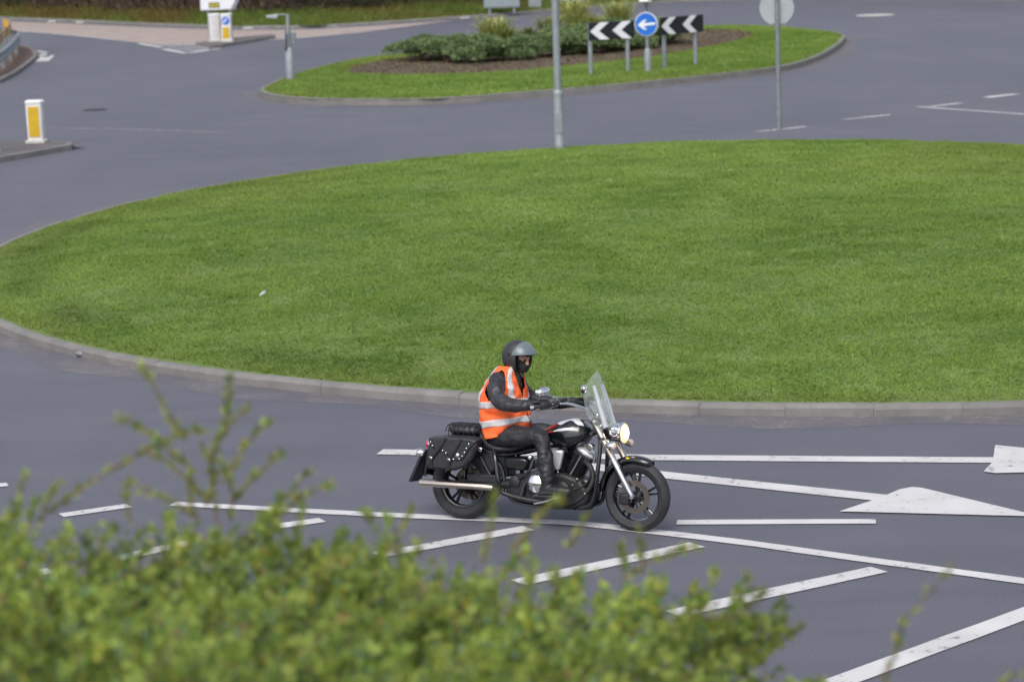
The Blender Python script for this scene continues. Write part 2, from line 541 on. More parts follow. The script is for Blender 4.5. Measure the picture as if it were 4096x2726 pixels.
def kerb_run(pts, parent, closed=False, length=0.915, side=1, z=0.0, tall=1.0):
    """lay kerb stones along a ground path; side=+1: road on the right of the path"""
    P = [Vector((x, y, 0)) for x, y in pts]
    if closed: P = P + [P[0]]
    acc = [0.0]
    for a, b in zip(P, P[1:]): acc.append(acc[-1] + (b - a).length)
    tot = acc[-1]; n = int(tot / length); ln = tot / n
    def at(s):
        s = min(max(s, 0), tot)
        for i in range(len(P) - 1):
            if s <= acc[i + 1] + 1e-6:
                t = (s - acc[i]) / max(1e-6, acc[i + 1] - acc[i]); return P[i].lerp(P[i + 1], t)
        return P[-1]
    for k in range(n):
        a, b = at(k * ln), at((k + 1) * ln)
        o = bpy.data.objects.new('kerb_stone', _kmesh[random.randrange(3)])
        COL.objects.link(o); o.parent = parent
        d = b - a; nrm = Vector((-d.y, d.x, 0)).normalized() * side
        c = (a + b) / 2 + nrm * 0.0625
        o.location = (c.x, c.y, z + random.uniform(-.005, .004))
        ang = math.atan2(d.y, d.x) + (0 if side > 0 else math.pi)
        o.rotation_euler = (random.uniform(-.012, .012), random.uniform(-.004, .004), ang + random.uniform(-.006, .006))
        o.scale = ((d.length - 0.003), 1, tall)

def inside(poly, x, y):
    poly = np.array(poly); r = np.zeros(len(x), bool); j = len(poly) - 1
    for i in range(len(poly)):
        xi, yi = poly[i]; xj, yj = poly[j]
        c = ((yi > y) != (yj > y)) & (x < (xj - xi) * (y - yi) / (yj - yi + 1e-12) + xi)
        r ^= c; j = i
    return r

def dist_to_path(poly, x, y, closed=True):
    Q = np.array(poly); d = np.full(len(x), 1e9)
    m = len(Q)
    for i in range(m if closed else m - 1):
        a, b = Q[i], Q[(i + 1) % m]; ab = b - a
        t = np.clip(((x - a[0]) * ab[0] + (y - a[1]) * ab[1]) / (ab @ ab + 1e-12), 0, 1)
        d = np.minimum(d, np.hypot(x - a[0] - t * ab[0], y - a[1] - t * ab[1]))
    return d
# ------------------------------------------------------------------ ground and road
road = MB().add([(-1500, -300, 0), (1500, -300, 0), (1500, 2500, 0), (-1500, 2500, 0)], [(0, 1, 2, 3)]).build('road', 'asphalt', smooth=False)
tag(road, 'grey asphalt roundabout carriageway with worn white markings', 'road', kind='structure')

ICX, ICY = 5.0, 42.6
def island_r(t):
    return (13.291 - 1.134 * math.cos(t) - .423 * math.sin(t) - 1.227 * math.cos(2 * t) - .915 * math.sin(2 * t)
            - .118 * math.cos(3 * t) - .468 * math.sin(3 * t))
ISL = [(ICX + math.cos(t) * island_r(t), ICY + math.sin(t) * island_r(t)) for t in [2 * math.pi * k / 240 for k in range(240)]]

def lawn_z(x, y):
    dx, dy = x - ICX, y - ICY
    t = np.arctan2(dy, dx)
    rr = (13.291 - 1.134 * np.cos(t) - .423 * np.sin(t) - 1.227 * np.cos(2 * t) - .915 * np.sin(2 * t) - .118 * np.cos(3 * t) - .468 * np.sin(3 * t))
    fr = np.clip(np.hypot(dx, dy) / (rr - 0.12), 0, 1)
    return 0.118 + 0.42 * (1 - fr ** 2) + 0.05 * (vnoise(x, y, 0.35, 3) - 0.5) * np.clip((1 - fr) * 6, 0, 1)

def make_lawn():
    NT, NR = 240, 40
    V = []; F = []
    for i in range(NR + 1):
        f = (i / NR)
        for k in range(NT):
            t = 2 * math.pi * k / NT; rr = (island_r(t) - 0.11) * f
            V.append((ICX + math.cos(t) * rr, ICY + math.sin(t) * rr, 0))
    V = np.array(V); V[:, 2] = lawn_z(V[:, 0], V[:, 1])
    for i in range(NR):
        for k in range(NT):
            l = (k + 1) % NT
            F.append((i * NT + k, i * NT + l, (i + 1) * NT + l, (i + 1) * NT + k))
    o = raw_mesh('roundabout_lawn', V, np.array(F)[:, ::-1], 'turf', smooth=True)
    if o.data.polygons[NT * 5].normal.z < 0: o.data.flip_normals()
    return tag(o, 'domed green lawn of the central roundabout island behind the motorcycle', 'lawn', kind='structure')
lawn = make_lawn()
kerb_run(ISL, lawn, closed=True)

def grass_tint(x, y, seed=1, dry=0.0):
    a = vnoise(x, y, 0.45, seed) * 0.5 + vnoise(x, y, 1.6, seed + 1) * 0.5
    b = vnoise(x, y, 0.23, seed + 2)
    c = mixcol((0.125, 0.205, 0.044), (0.205, 0.300, 0.080), (a - 0.2) * 1.6)
    c = c * (1 - 0.5 * np.clip((b - 0.45) * 1.6, 0, 1)[:, None]) + np.array((0.215, 0.250, 0.075))[None] * 0.5 * np.clip((b - 0.45) * 1.6, 0, 1)[:, None]
    pale = (vnoise(x, y, 3.3, seed + 5) > 0.80)
    c[pale] = c[pale] * 0.6 + np.array((0.26, 0.34, 0.16)) * 0.4
    if dry is not 0.0:
        c = c * (1 - dry[:, None]) + np.array((0.20, 0.155, 0.06))[None] * dry[:, None]
    return c * np.array((1.30, 1.28, 1.02)) * (0.86 + 0.28 * RNG.random(len(x)))[:, None]

def lawn_grass():
    n = 1500000
    x = RNG.uniform(-10, 18, n); y = RNG.uniform(27.5, 58, n)
    keep = RNG.random(n) < np.clip((29 / y) ** 1.3, 0, 1)
    x, y = x[keep], y[keep]
    k = inside(ISL, x, y); x, y = x[k], y[k]
    d = dist_to_path(ISL[::3], x, y)
    k = d > 0.165 + 0.07 * vnoise(x, y, 2.0, 9); x, y, d = x[k], y[k], d[k]
    dry = np.clip(1 - (d - 0.12) / 0.5, 0, 1) * 0.55 * vnoise(x, y, 0.8, 21)
    tint = grass_tint(x, y, 31, dry)
    worn = np.clip(1 - np.abs(d - 0.9) / 0.7, 0, 1) * (x < -1.0) * np.clip(vnoise(x, y, 0.7, 5) * 1.6 - 0.5, 0, 1)  # dark band by the left kerb: shade of a dip painted into the tint
    tint *= (1 - 0.45 * worn)[:, None]
    hgt = 0.020 + 0.026 * vnoise(x, y, 1.3, 8) + 0.018 * (vnoise(x, y, 4.0, 18) > 0.75)
    o = blades('lawn_grass', np.c_[x, y, lawn_z(x, y) - 0.004], hgt, 0.019 * (y / 32) ** 0.5, tint, lean=3.2)
    tag(o, 'short mown grass covering the central roundabout island', 'grass', kind='stuff')
lawn_grass()

# second, leaf-shaped island beyond, with a planted bed
TEAR = [(p.x, p.y) for p in smooth_path([(x, y, 0) for x, y in [(-6.68, 75.6), (-6.3, 73.9), (-5.3, 72.1), (-4.0, 71.1), (-2.4, 70.5), (-1.1, 70.6), (1.4, 71.9), (4.0, 73.7), (6.5, 76.0), (7.9, 77.6),
        (9.1, 80.6), (10.25, 85), (11.05, 89), (11.3, 91.3), (10.9, 93.8), (9.9, 96.6), (8.2, 98.8), (5, 98.6), (1, 95.5), (-3.1, 89.5), (-4.7, 87.3), (-6.0, 82.3), (-6.55, 78.2)]], 5, True)]
tear = MB()
tear.add([(x, y, 0.150) for x, y in TEAR], [tuple(range(len(TEAR)))])
tear = tear.build('planted_island', 'turf', smooth=False)
tag(tear, 'long leaf-shaped grass traffic island with a planted bed', 'traffic island', kind='structure')
kerb_run(TEAR, tear, closed=True, tall=1.3)
BED = [(p.x, p.y) for p in smooth_path([(x, y, 0) for x, y in [(-4.6, 82.5), (-4.1, 80.4), (-2, 79.2), (0.3, 79.3), (2.1, 81), (4.5, 83.6), (6.7, 87.6), (8.3, 92), (8.3, 95.0), (7.3, 96.6), (5, 96.4), (1.3, 93.6), (-2.4, 88.2), (-3.9, 85.6)]], 4, True)]
bed = flat_poly('soil_bed', BED, 0.160, 'soil', tear)
def mulch():
    n = 9000
    x = RNG.uniform(-5, 9, n); y = RNG.uniform(79, 97, n); k = inside(BED, x, y); x, y = x[k], y[k]
    t = mixcol((0.07, 0.05, 0.042), (0.16, 0.115, 0.08), RNG.random(len(x)) ** 2)
    D = np.c_[RNG.normal(size=(len(x), 2)), .25 * RNG.random(len(x))]
    o = leaves('mulch', np.c_[x, y, np.full(len(x), .165)], D, .06 + .06 * RNG.random(len(x)), .04, t, 'dry_twig', tear); o['kind'] = 'stuff'
mulch()

def tear_grass():
    n = 260000
    x = RNG.uniform(-7, 11.5, n); y = RNG.uniform(70, 99.5, n)
    k = inside(TEAR, x, y); x, y = x[k], y[k]
    k = ~inside(BED, x, y) | (RNG.random(len(x)) < 0.05); x, y = x[k], y[k]
    d = dist_to_path(TEAR[::2], x, y); k = d > 0.13; x, y, d = x[k], y[k], d[k]
    db = dist_to_path(BED[::2], x, y)
    dry = np.clip(1 - db / 0.5, 0, 1) * 0.6 * vnoise(x, y, 0.9, 4) + np.clip(1 - d / 0.6, 0, 1) * 0.4 * vnoise(x, y, 0.6, 14)
    dry = np.clip(dry + 0.45 * (inside(BED, x, y)), 0, 0.8)
    t = grass_tint(x, y, 57, dry)
    o = blades('island_grass', np.c_[x, y, np.full(len(x), 0.149)], 0.05, 0.045, t, lean=2.0)
    tag(o, 'short grass around the planted bed of the leaf-shaped island', 'grass', kind='stuff')
tear_grass()

# ground behind the far kerb
BK = [(-70, 175), (-45, 150), (-30, 134), (-22.98, 126.6), (-19.04, 121.8), (-15.32, 116.8), (-12.33, 113.1), (-10.7, 111.2), (-8.6, 109.9), (-6.96, 109.5), (-4.12, 110.9), (-1.14, 112.9), (1.31, 114.9), (3.8, 117.3), (5.47, 119),
      (7.57, 120.3), (9.7, 120.7), (12.5, 119.6), (16, 116.8), (21, 111.9), (27, 104), (34, 93), (42, 78)]
BKS = [(p.x, p.y) for p in smooth_path([(x, y, 0) for x, y in BK], 5)]
def make_verge():
    prof = [(0.10, 0.115), (1.0, 0.16), (3.0, 0.35), (6.0, 0.75), (10, 1.3), (20, 2.0), (60, 3.0), (300, 6.0)]
    cx, cy = 4.0, 60.0
    V = []; F = []; n = len(BKS); m = len(prof)
    for x, y in BKS:
        d = Vector((x - cx, y - cy, 0)).normalized()
        for s, z in prof:
            V.append((x + d.x * s, y + d.y * s, z))
    for i in range(n - 1):
        for j in range(m - 1):
            F.append((i * m + j, (i + 1) * m + j, (i + 1) * m + j + 1, i * m + j + 1))
    o = raw_mesh('verge', np.array(V), np.array(F), 'turf', smooth=True)
    if o.data.polygons[0].normal.z < 0: o.data.flip_normals()
    return tag(o, 'rough grass verge rising behind the far kerb', 'verge', kind='structure')
verge = make_verge()
kerb_run([q for q in BKS if -32 < q[0] < 30], verge, length=1.8)

def verge_pts(n, s0, s1, x0=-30, x1=24):
    B = np.array([q for q in BKS if x0 < q[0] < x1]); i = RNG.integers(0, len(B) - 1, n); t = RNG.random(n)[:, None]
    P = B[i] * (1 - t) + B[i + 1] * t
    d = P - np.array((4.0, 60.0)); d /= np.linalg.norm(d, axis=1, keepdims=True)
    s = RNG.uniform(s0, s1, n)
    z = np.interp(s, [0.1, 1, 3, 6, 10, 20], [0.115, 0.16, 0.35, 0.75, 1.3, 2.0])
    P = P + d * s[:, None]
    return np.c_[P, z], s
def verge_grass():
    P, s = verge_pts(70000, 0.2, 7.0)
    x, y = P[:, 0], P[:, 1]
    dry = np.clip(vnoise(x, y, 0.35, 77) * 1.6 - 0.25 + s * 0.05, 0, 0.9)
    t = grass_tint(x, y, 91, dry)
    hgt = 0.10 + 0.30 * vnoise(x, y, 0.5, 13) * np.clip(s / 3, 0.2, 1)
    o = blades('verge_grass', P, hgt, 0.07, t * 0.75, lean=0.7)
    tag(o, 'tall rough grass along the far verge', 'grass', kind='stuff')
verge_grass()
def scrub():
    P, s = verge_pts(90000, 3.0, 10.0)
    x, y = P[:, 0], P[:, 1]
    top = 0.6 + 2.4 * np.clip((s - 2.6) / 2.0, 0, 1) * (0.55 + 0.45 * vnoise(x, y, 0.4, 44))
    P[:, 2] += RNG.random(len(x)) * top
    D = np.c_[RNG.normal(size=(len(x), 2)) * 0.7, 0.4 + RNG.random(len(x))]
    a = vnoise(x, y, 0.30, 66)
    t = mixcol((0.050, 0.036, 0.034), (0.125, 0.080, 0.066), a)
    g = vnoise(x, y, 0.22, 71) > 0.68
    t[g] = np.array((0.035, 0.045, 0.028))
    t *= (0.6 + 0.8 * RNG.random(len(x)))[:, None]
    o = leaves('scrub', P, D, 0.18 + 0.30 * RNG.random(len(x)), 0.055, t, 'dry_twig', droop=0.1)
    tag(o, 'brown leafless winter scrub massed on the far bank', 'scrub', kind='stuff')
scrub()

# bank under the camera that carries the hedge
def make_bank():
    X = np.linspace(-40, 40, 41); Yv = [18.2, 17.4, 14, 11, 8, 5, 3.5, -20]; Zv = [0.004, 0.10, 1.05, 1.9, 2.72, 3.52, 3.92, 4.1]
    V = np.array([(x, y, z + (0.0 if j == 0 else 0.08 * math.sin(x * 1.7 + y))) for j, (y, z) in enumerate(zip(Yv, Zv)) for x in X])
    F = np.array([(j * 41 + i, (j + 1) * 41 + i, (j + 1) * 41 + i + 1, j * 41 + i + 1) for j in range(7) for i in range(40)])
    o = raw_mesh('bank', V, F, 'bank_soil', smooth=True)
    if o.data.polygons[0].normal.z < 0: o.data.flip_normals()
    tag(o, 'earth bank sloping down to the near edge of the road', 'bank', kind='structure')
make_bank()

# ------------------------------------------------------------------ road surfacing and paint
Z1, Z2 = 0.004, 0.008
# dust washed against the kerbs
def gutter(path, w, closed):
    ring = path + [path[0]] if closed else path
    V = []; n = len(ring)
    for i, (x, y) in enumerate(ring):
        a = Vector(ring[max(i - 1, 0)]); b = Vector(ring[min(i + 1, n - 1)])
        if closed and i in (0, n - 1): a, b = Vector(ring[n - 2]), Vector(ring[1])
        t = (b - a).normalized(); s = Vector((t.y, -t.x))
        ww = w * (0.7 + 0.5 * math.sin(i * 0.37) ** 2)
        V += [(x - s.x * 0.03, y - s.y * 0.03, Z1), (x + s.x * ww, y + s.y * ww, Z1)]
    o = MB().add(V, [(2 * i, 2 * i + 1, 2 * i + 3, 2 * i + 2) for i in range(n - 1)]).build('gutter_dust', 'gutter_dust', road, smooth=False)
    if o.data.polygons[0].normal.z < 0: o.data.flip_normals()
gutter(ISL, 0.55, True)
gutter(TEAR, 0.5, True)

BUFF = [(-30, 131.5), (-22.98, 125.6), (-19.04, 120.8), (-15.32, 115.8), (-12.33, 112.2), (-10.7, 110.3), (-8.6, 109.1), (-6.96, 108.8), (-4.12, 110.2), (-1.9, 111.9), (-2.61, 110.5), (-4.0, 107.8), (-5.33, 105.3), (-7.66, 102.6),
        (-8.7, 102.2), (-9.9, 101.0), (-11.3, 101.2), (-12.57, 101.7), (-13.53, 103.4), (-14.62, 106), (-16.04, 108.5), (-17.64, 111.2), (-18.97, 113.8), (-21, 116.5), (-30, 123)]
flat_poly('buff_surfacing', BUFF, Z1, 'buff_surface', road)['label'] = 'pale buff surfacing of the joining lane'

def line(pts, w, m='road_paint', name='painted_line', z=Z2, step=0.4):
    return strip(name, subdiv(pts, step), w, z, m, road)
line([(-1.38, 27.35), (1.32, 26.62), (4.60, 25.95)], 0.25, name='arrow_shaft')
flat_poly('arrow_head', [(4.74, 26.62), (5.9, 25.78), (6.6, 25.38), (5.5, 25.32), (4.52, 25.36), (4.42, 25.45), (4.58, 25.86), (4.62, 26.05)], Z2 + 0.004, 'road_paint', road)
line([(0.55, 26.42), (0.95, 26.14), (1.42, 25.80), (2.41, 25.13), (3.36, 24.50)], 0.26, name='arrow_shaft')
flat_poly('arrow_head', [(2.88, 24.03), (3.30, 24.50), (3.54, 24.83), (3.66, 24.90), (3.74, 24.86), (4.46, 23.78), (4.64, 23.55), (4.40, 23.62)], Z2 + 0.004, 'road_paint', road)
line([(1.41, 23.85), (3.15, 23.62)], 0.17, name='lane_dash')
EDGE = smooth_path([(x, y, 0) for x, y in [(-3.25, 25.30), (-2.56, 25.04), (-1.56, 24.66), (-0.76, 24.38), (0.03, 24.12), (0.53, 23.93), (1.1, 23.58), (1.89, 23.05), (2.75, 22.39), (3.56, 21.78), (4.3, 21.22), (6, 19.95)]], 5)
strip('edge_line', [(p.x, p.y) for p in EDGE], 0.165, Z2, 'road_paint', road)
for a, b, w in [((-4.25, 24.98), (-3.66, 25.29), .15), ((-2.32, 24.17), (-1.78, 24.42), .17), ((-1.22, 23.03), (0.09, 23.82), .18), ((-0.02, 21.93), (1.53, 23.0), .19), ((1.18, 20.80), (2.95, 21.95), .2),
                ((2.1, 18.70), (4.4, 21.0), .2), ((-3.6, 23.14), (-2.92, 23.72), .17), ((-5.5, 26.25), (-5.0, 26.42), .15), ((-5.2, 21.9), (-4.0, 22.9), .17)]:
    line([a, b], w * 1.12, name='hatch_line')
for a, b, w, m in [((5.53, 60.03), (6.7, 60.85), .2, 'old_paint'), ((7.7, 62.23), (8.87, 63.0), .2, 'old_paint'), ((10.04, 64.72), (10.88, 65.44), .2, 'old_paint'), ((11.7, 66.72), (12.57, 67.42), .28, 'road_paint')]:
    line([a, b], w, m, name='give_way_dash')
line([(9.75, 64.85), (11.73, 61.97), (14, 58.6)], 0.13, name='lane_line')
for a, b, w in [((-13.5, 103.0), (-12.32, 100.05), .25), ((-12.11, 98.92), (-10.96, 95.91), .25), ((-12.4, 101.0), (-11.2, 101.0), .32), ((-12.0, 99.7), (-10.8, 99.9), .32), ((-11.6, 98.5), (-10.5, 98.7), .32), ((-11.2, 97.3), (-10.2, 97.6), .32), ((-10.96, 95.9), (-10.0, 98.0), .25),
                ((-15.7, 94.2), (-16.0, 97.4), .45), ((-15.9, 96.6), (-16.4, 98.4), .25), ((-16.3, 99.0), (-16.9, 100.5), .2)]:
    line([a, b], w, 'old_paint' if w < .2 else 'road_paint', name='hatch_line')
line([(-11.4, 67.5), (-8.8, 66.1), (-6.4, 64.4)], 0.07, 'old_paint', name='worn_line')
line([(-20.5, 115.9), (-18.5, 113.0), (-16.0, 108.4), (-14.0, 104.4)], 0.15, 'old_paint', name='lane_line')
line([(-7.5, 103.2), (-5.3, 105.9), (-3.9, 108.3)], 0.15, 'old_paint', name='lane_line')

def manhole(x, y, r, m, name):
    mb = MB(); mb.lathe([(r * 0.96, 0.002), (r, 0.010), (r * 0.9, 0.012), (r * 0.86, 0.009), (0.02, 0.010)], (x, y, 0.002), (0, 0, 1), 20)
    return mb.build(name, m, road)
manhole(14.18, 104.7, 0.75, 'concrete_pale', 'manhole_cover')['label'] = 'pale round cover set in the far carriageway'
manhole(-10.77, 72.5, 0.32, 'engine_black', 'manhole_cover')['label'] = 'dark round cover in the road before the bollard island'

# white reflector blocks on the far kerb face
for x, y in ((-19.70, 121.55), (-18.2, 119.75), (-10.05, 109.95), (-1.45, 112.2)):
    mb = MB(); mb.box((x, y, 0.07), (0.42, 0.09, 0.06), Matrix.Rotation(-0.5 if x < -15 else (0.5 if x > -3 else -.4), 3, 'Z'))
    o = mb.build('kerb_reflector', 'litter_white', None, smooth=False, bevel=0.02)
    tag(o, 'small white block fixed against the far kerb', 'reflector', 'white blocks along the far kerb')

# ------------------------------------------------------------------ small traffic islands
def traffic_island(name, poly, label, top='soil'):
    mb = MB(); mb.add([(x, y, 0.112) for x, y in poly], [tuple(range(len(poly)))])
    o = mb.build(name, top, None, smooth=False)
    if o.data.polygons[0].normal.z < 0: o.data.flip_normals()
    tag(o, label, 'traffic island', kind='structure')
    area = sum(a[0] * b[1] - b[0] * a[1] for a, b in zip(poly, poly[1:] + poly[:1]))
    P = poly if area > 0 else poly[::-1]
    kerb_run(P, o, closed=True, length=0.8)
    return o
mat('dark_paving', (0.085, 0.078, 0.082), 0.9, col2=(0.13, 0.12, 0.122), vscale=3, bump=0.4, bscale=20)
traffic_island('splitter_island', [(-9.50, 61.85), (-9.55, 61.70), (-10.2, 60.4), (-10.88, 59.06), (-12.3, 56.2), (-14.2, 57.6), (-13.6, 60.6), (-12.2, 62.2), (-11.2, 62.95), (-10.5, 62.72), (-9.75, 62.1)],
               'small dark-paved splitter island carrying a single yellow and white bollard', 'dark_paving')
traffic_island('splitter_island', [(-11.1, 100.4), (-10.55, 99.0), (-10.1, 98.35), (-9.65, 99.7), (-8.4, 103.2), (-8.6, 104.2), (-9.6, 103.0), (-10.4, 101.6)],
               'small splitter island below the white direction sign', 'dark_paving')
traffic_island('barrier_island', [(-15.29, 83.9), (-15.41, 87.6), (-15.78, 92.2), (-16.12, 95.9), (-16.84, 99.7), (-17.6, 102.3), (-19, 104), (-22, 105), (-26, 103), (-27, 90), (-20, 82)],
               'bare earth traffic island inside the curved steel barrier', 'soil')
# ------------------------------------------------------------------ bollards, signs and posts
def bollard(loc, rz, label, disc=False, h=0.95, plain=False):
    t = empty('bollard', loc, rz)
    def ring(w, d, z):
        c = 0.05; pts = []
        for sx, sy in ((1, 1), (-1, 1), (-1, -1), (1, -1)):
            for k in range(4):
                a = math.atan2(sy, sx) - math.pi / 4 + k * math.pi / 6
                pts.append((sx * (w / 2 - c) + c * math.cos(a), sy * (d / 2 - c) + c * math.sin(a), z))
        return pts
    MB().rings([ring(.46, .34, 0), ring(.46, .34, .05), ring(.42, .30, .07)]).build('base', 'concrete_pale', t)
    MB().rings([ring(.36, .24, .07), ring(.37, .25, h * .5), ring(.38, .26, h - .05)]).build('body', 'bollard_white', t)
    MB().rings([ring(.40, .28, h - .05), ring(.41, .29, h - .02), ring(.34, .22, h + .015)]).build('cap', 'sign_white', t)
    for s in (() if plain else (-1, 1)):
        z0, z1 = (.14, h - .13) if not disc else (.12, h * .52)
        MB().box((0, s * 0.1305, (z0 + z1) / 2), (.25, .014, z1 - z0)).build('yellow_panel', 'bollard_yellow', t, bevel=0.004)
    if disc:
        MB().lathe([(.145, 0), (.145, .012), (.12, .014)], (0, -0.128, h * .76), (0, -1, 0), 24).build('blue_disc', 'sign_blue', t)
        f = lambda u, v, hh: (u, -0.143 - hh, h * .76 + v)
        MB().prism([(-.09, -.06), (.0, -.06), (-.03, -.03), (.08, .06), (.05, .09), (-.06, 0), (-.09, .03)], f, 0, .004).build('arrow', 'sign_white', t, smooth=False)
    tag(t, label, 'bollard')
    return t
bollard((-10.62, 62.35, 0.112), R(-8), 'white bollard with a tall yellow panel on the paved splitter island')
bollard((-9.95, 100.3, 0.112), R(-6), 'white bollard with blue arrow disc and yellow panel under the direction sign', True, 1.0)
bollard((-10.42, 100.6, 0.112), R(25), 'plain white bollard standing just behind the blue-disc bollard', False, 1.0, True)

def post(path_r, loc, name='post', parent=None, m='galv', n=16):
    return MB().lathe(path_r, loc, (0, 0, 1), n).build(name, m, parent)

# street lamp on the lawn edge
t = empty('street_lamp', (1.12, 56.5, 0.12))
post([(.105, 0), (.105, .03), (.099, .04), (.099, 1.15), (.094, 1.2)], (0, 0, -0.06), 'base_section', t)
post([(.115, 0), (.115, .10), (.110, .12)], (0, 0, -0.02), 'dark_foot', t, 'galv_dark')
post([(.105, 1.12), (.105, 1.18), (.075, 1.23)], (0, 0, 0), 'collar', t, 'sign_back')
post([(.078, 1.20), (.070, 4), (.052, 8.4)], (0, 0, 0), 'shaft', t)
MB().box((.0, -0.103, .55), (.13, .012, .42)).build('door', 'galv', t, bevel=0.004)
MB().tube([(0, 0, 8.3), (0, .1, 8.6), (0, .5, 8.75), (0, 1.2, 8.8)], .03).build('arm', 'galv', t)
MB().ellipsoid((0, 1.5, 8.8), (.13, .38, .08)).build('lantern', 'sign_back', t)
tag(t, 'tall grey steel street lamp column at the far edge of the lawn', 'street lamp')

# round sign seen from behind
t = empty('round_sign', (6.03, 60.3, 0.0))
post([(.055, 0), (.052, 2.75), (.050, 3.1)], (0, 0, -0.02), 'post', t, 'galv_dark')
MB().lathe([(.375, 0), (.38, .008), (.37, .014)], (0, .06, 2.66), (0, 1, 0), 40).build('sign_plate', 'plate_grey', t)
for z in (2.30, 2.98):
    MB().box((0, .048, z), (.36, .02, .055)).build('rail', 'galv_dark', t, bevel=0.004)
for z in (2.30, 2.98):
    MB().lathe([(.052, 0), (.052, .05)], (0, 0, z - .025), (0, 0, 1), 16).build('clip', 'galv_dark', t)
tag(t, 'round road sign on a slim post seen from its grey back', 'sign')

# keep-left sign
t = empty('keep_left_sign', (4.08, 77.3, 0.118), R(-20))
post([(.10, 0), (.10, .62), (.07, .70)], (0, 0, -.02), 'sleeve', t)
post([(.055, .68), (.055, 2.02)], (0, 0, 0), 'post', t, 'galv_dark')
MB().lathe([(.33, 0), (.335, .01), (.31, .018)], (0, -.06, 1.36), (0, -1, 0), 40).build('rim', 'sign_white', t)
MB().lathe([(.312, .0), (.312, .006)], (0, -.078, 1.36), (0, -1, 0), 40).build('face', 'sign_blue', t)
MB().prism([(-.25, -.02), (-.06, .125), (.03, .125), (-.08, .03), (.27, .05), (.27, -.01), (-.08, -.055), (.03, -.15), (-.06, -.15)], lambda u, v, hh: (u, -.085 - hh, 1.36 + v), 0, .004).build('arrow', 'sign_white', t, smooth=False)
MB().tube([(0, 0, 1.93), (0, -.02, 1.98), (0.02, -.10, 2.03)], .025).build('lamp_arm', 'galv', t)
MB().rings([[(-.14, -.30, 1.99), (.16, -.30, 1.99), (.16, .02, 1.95), (-.14, .02, 1.95)], [(-.10, -.28, 2.10), (.12, -.28, 2.10), (.12, .0, 2.10), (-.10, .0, 2.10)]]).build('lamp_hood', 'sign_white', t, smooth=False, bevel=.02)
tag(t, 'round blue sign with a white arrow between two chevron boards', 'sign')

def chevron(a, b, label, x0, x1):
    A, B = Vector((*a, .118)), Vector((*b, .118)); d = B - A; L = d.length
    t = empty('chevron_sign', A, math.atan2(d.y, d.x))
    zb, zt = 0.98, 1.47
    for x in (0, L):
        post([(.060, 0), (.060, zt)], (x, 0.075, -.02), 'post', t)
    w = x1 - x0
    MB().box(((x0 + x1) / 2, 0, (zb + zt) / 2), (w, .03, zt - zb)).build('board', 'sign_black', t, bevel=.006)
    hz = (zt - zb) / 2 - .005; zc = (zt + zb) / 2
    for k in range(2):
        u = x0 + .035 + k * w * .49
        s = .30; q = .27
        MB().prism([(u, 0), (u + s, hz), (u + s + q, hz), (u + q, 0), (u + s + q, -hz), (u + s, -hz)], lambda uu, v, hh: (uu, -.0155 - hh, zc + v), 0, .004).build('white_chevron', 'sign_white', t, smooth=False)
    for z in (zb + .08, zt - .08):
        MB().box(((x0 + x1) / 2, .022, z), (w * .96, .012, .04)).build('rail', 'galv', t)
    tag(t, label, 'sign')
chevron((2.49, 77.0), (3.55, 77.35), 'black board with white chevrons beside the bushes, on two posts', -.06, 1.30)
chevron((4.66, 78.4), (5.60, 79.2), 'black board with white chevrons over bare soil, on two posts', -.20, 1.50)

# grey post with edge-on sign, control box and lamp arm
t = empty('lit_sign_post', (-6.08, 79.0, 0.10))
post([(.125, 0), (.125, .92), (.07, 1.0)], (0, 0, -.02), 'sleeve', t)
post([(.058, .68), (.05, 1.92)], (0, 0, 0), 'post', t, 'galv')
MB().lathe([(.30, 0), (.30, .02)], (-.09, 0, 1.18), (-1, 0, .0), 32).build('sign_plate', 'sign_back', t)
MB().box((.13, 0, 1.24), (.15, .16, .34)).build('control_box', 'galv_dark', t, bevel=.01)
MB().box((-.03, -.065, 1.32), (.06, .02, .10)).build('blue_label', 'plain_blue', t)
MB().tube([(0, 0, 1.90), (-.12, 0, 1.92), (-.38, 0, 1.92)], .016).build('lamp_arm', 'galv', t)
MB().rings([[(-.60, -.09, 1.84), (-.30, -.09, 1.80), (-.30, .09, 1.80), (-.60, .09, 1.84)], [(-.62, -.10, 1.91), (-.26, -.10, 1.93), (-.26, .10, 1.93), (-.62, .10, 1.91)]]).build('lamp_head', 'plate_grey', t, smooth=False, bevel=.02)
tag(t, 'grey post with lamp arm and control box at the tip of the leaf-shaped island', 'sign post')

# pole at the left picture edge
t = empty('slim_pole', (-11.16, 60.55, 0.112))
post([(.06, 0), (.06, .03), (.042, .04), (.040, 2.6)], (0, 0, -.01), 'shaft', t)
post([(.05, .0), (.05, .03)], (0, 0, 2.58), 'cap', t, 'galv_dark')
tag(t, 'slim grey pole beside the yellow and white bollard', 'pole')

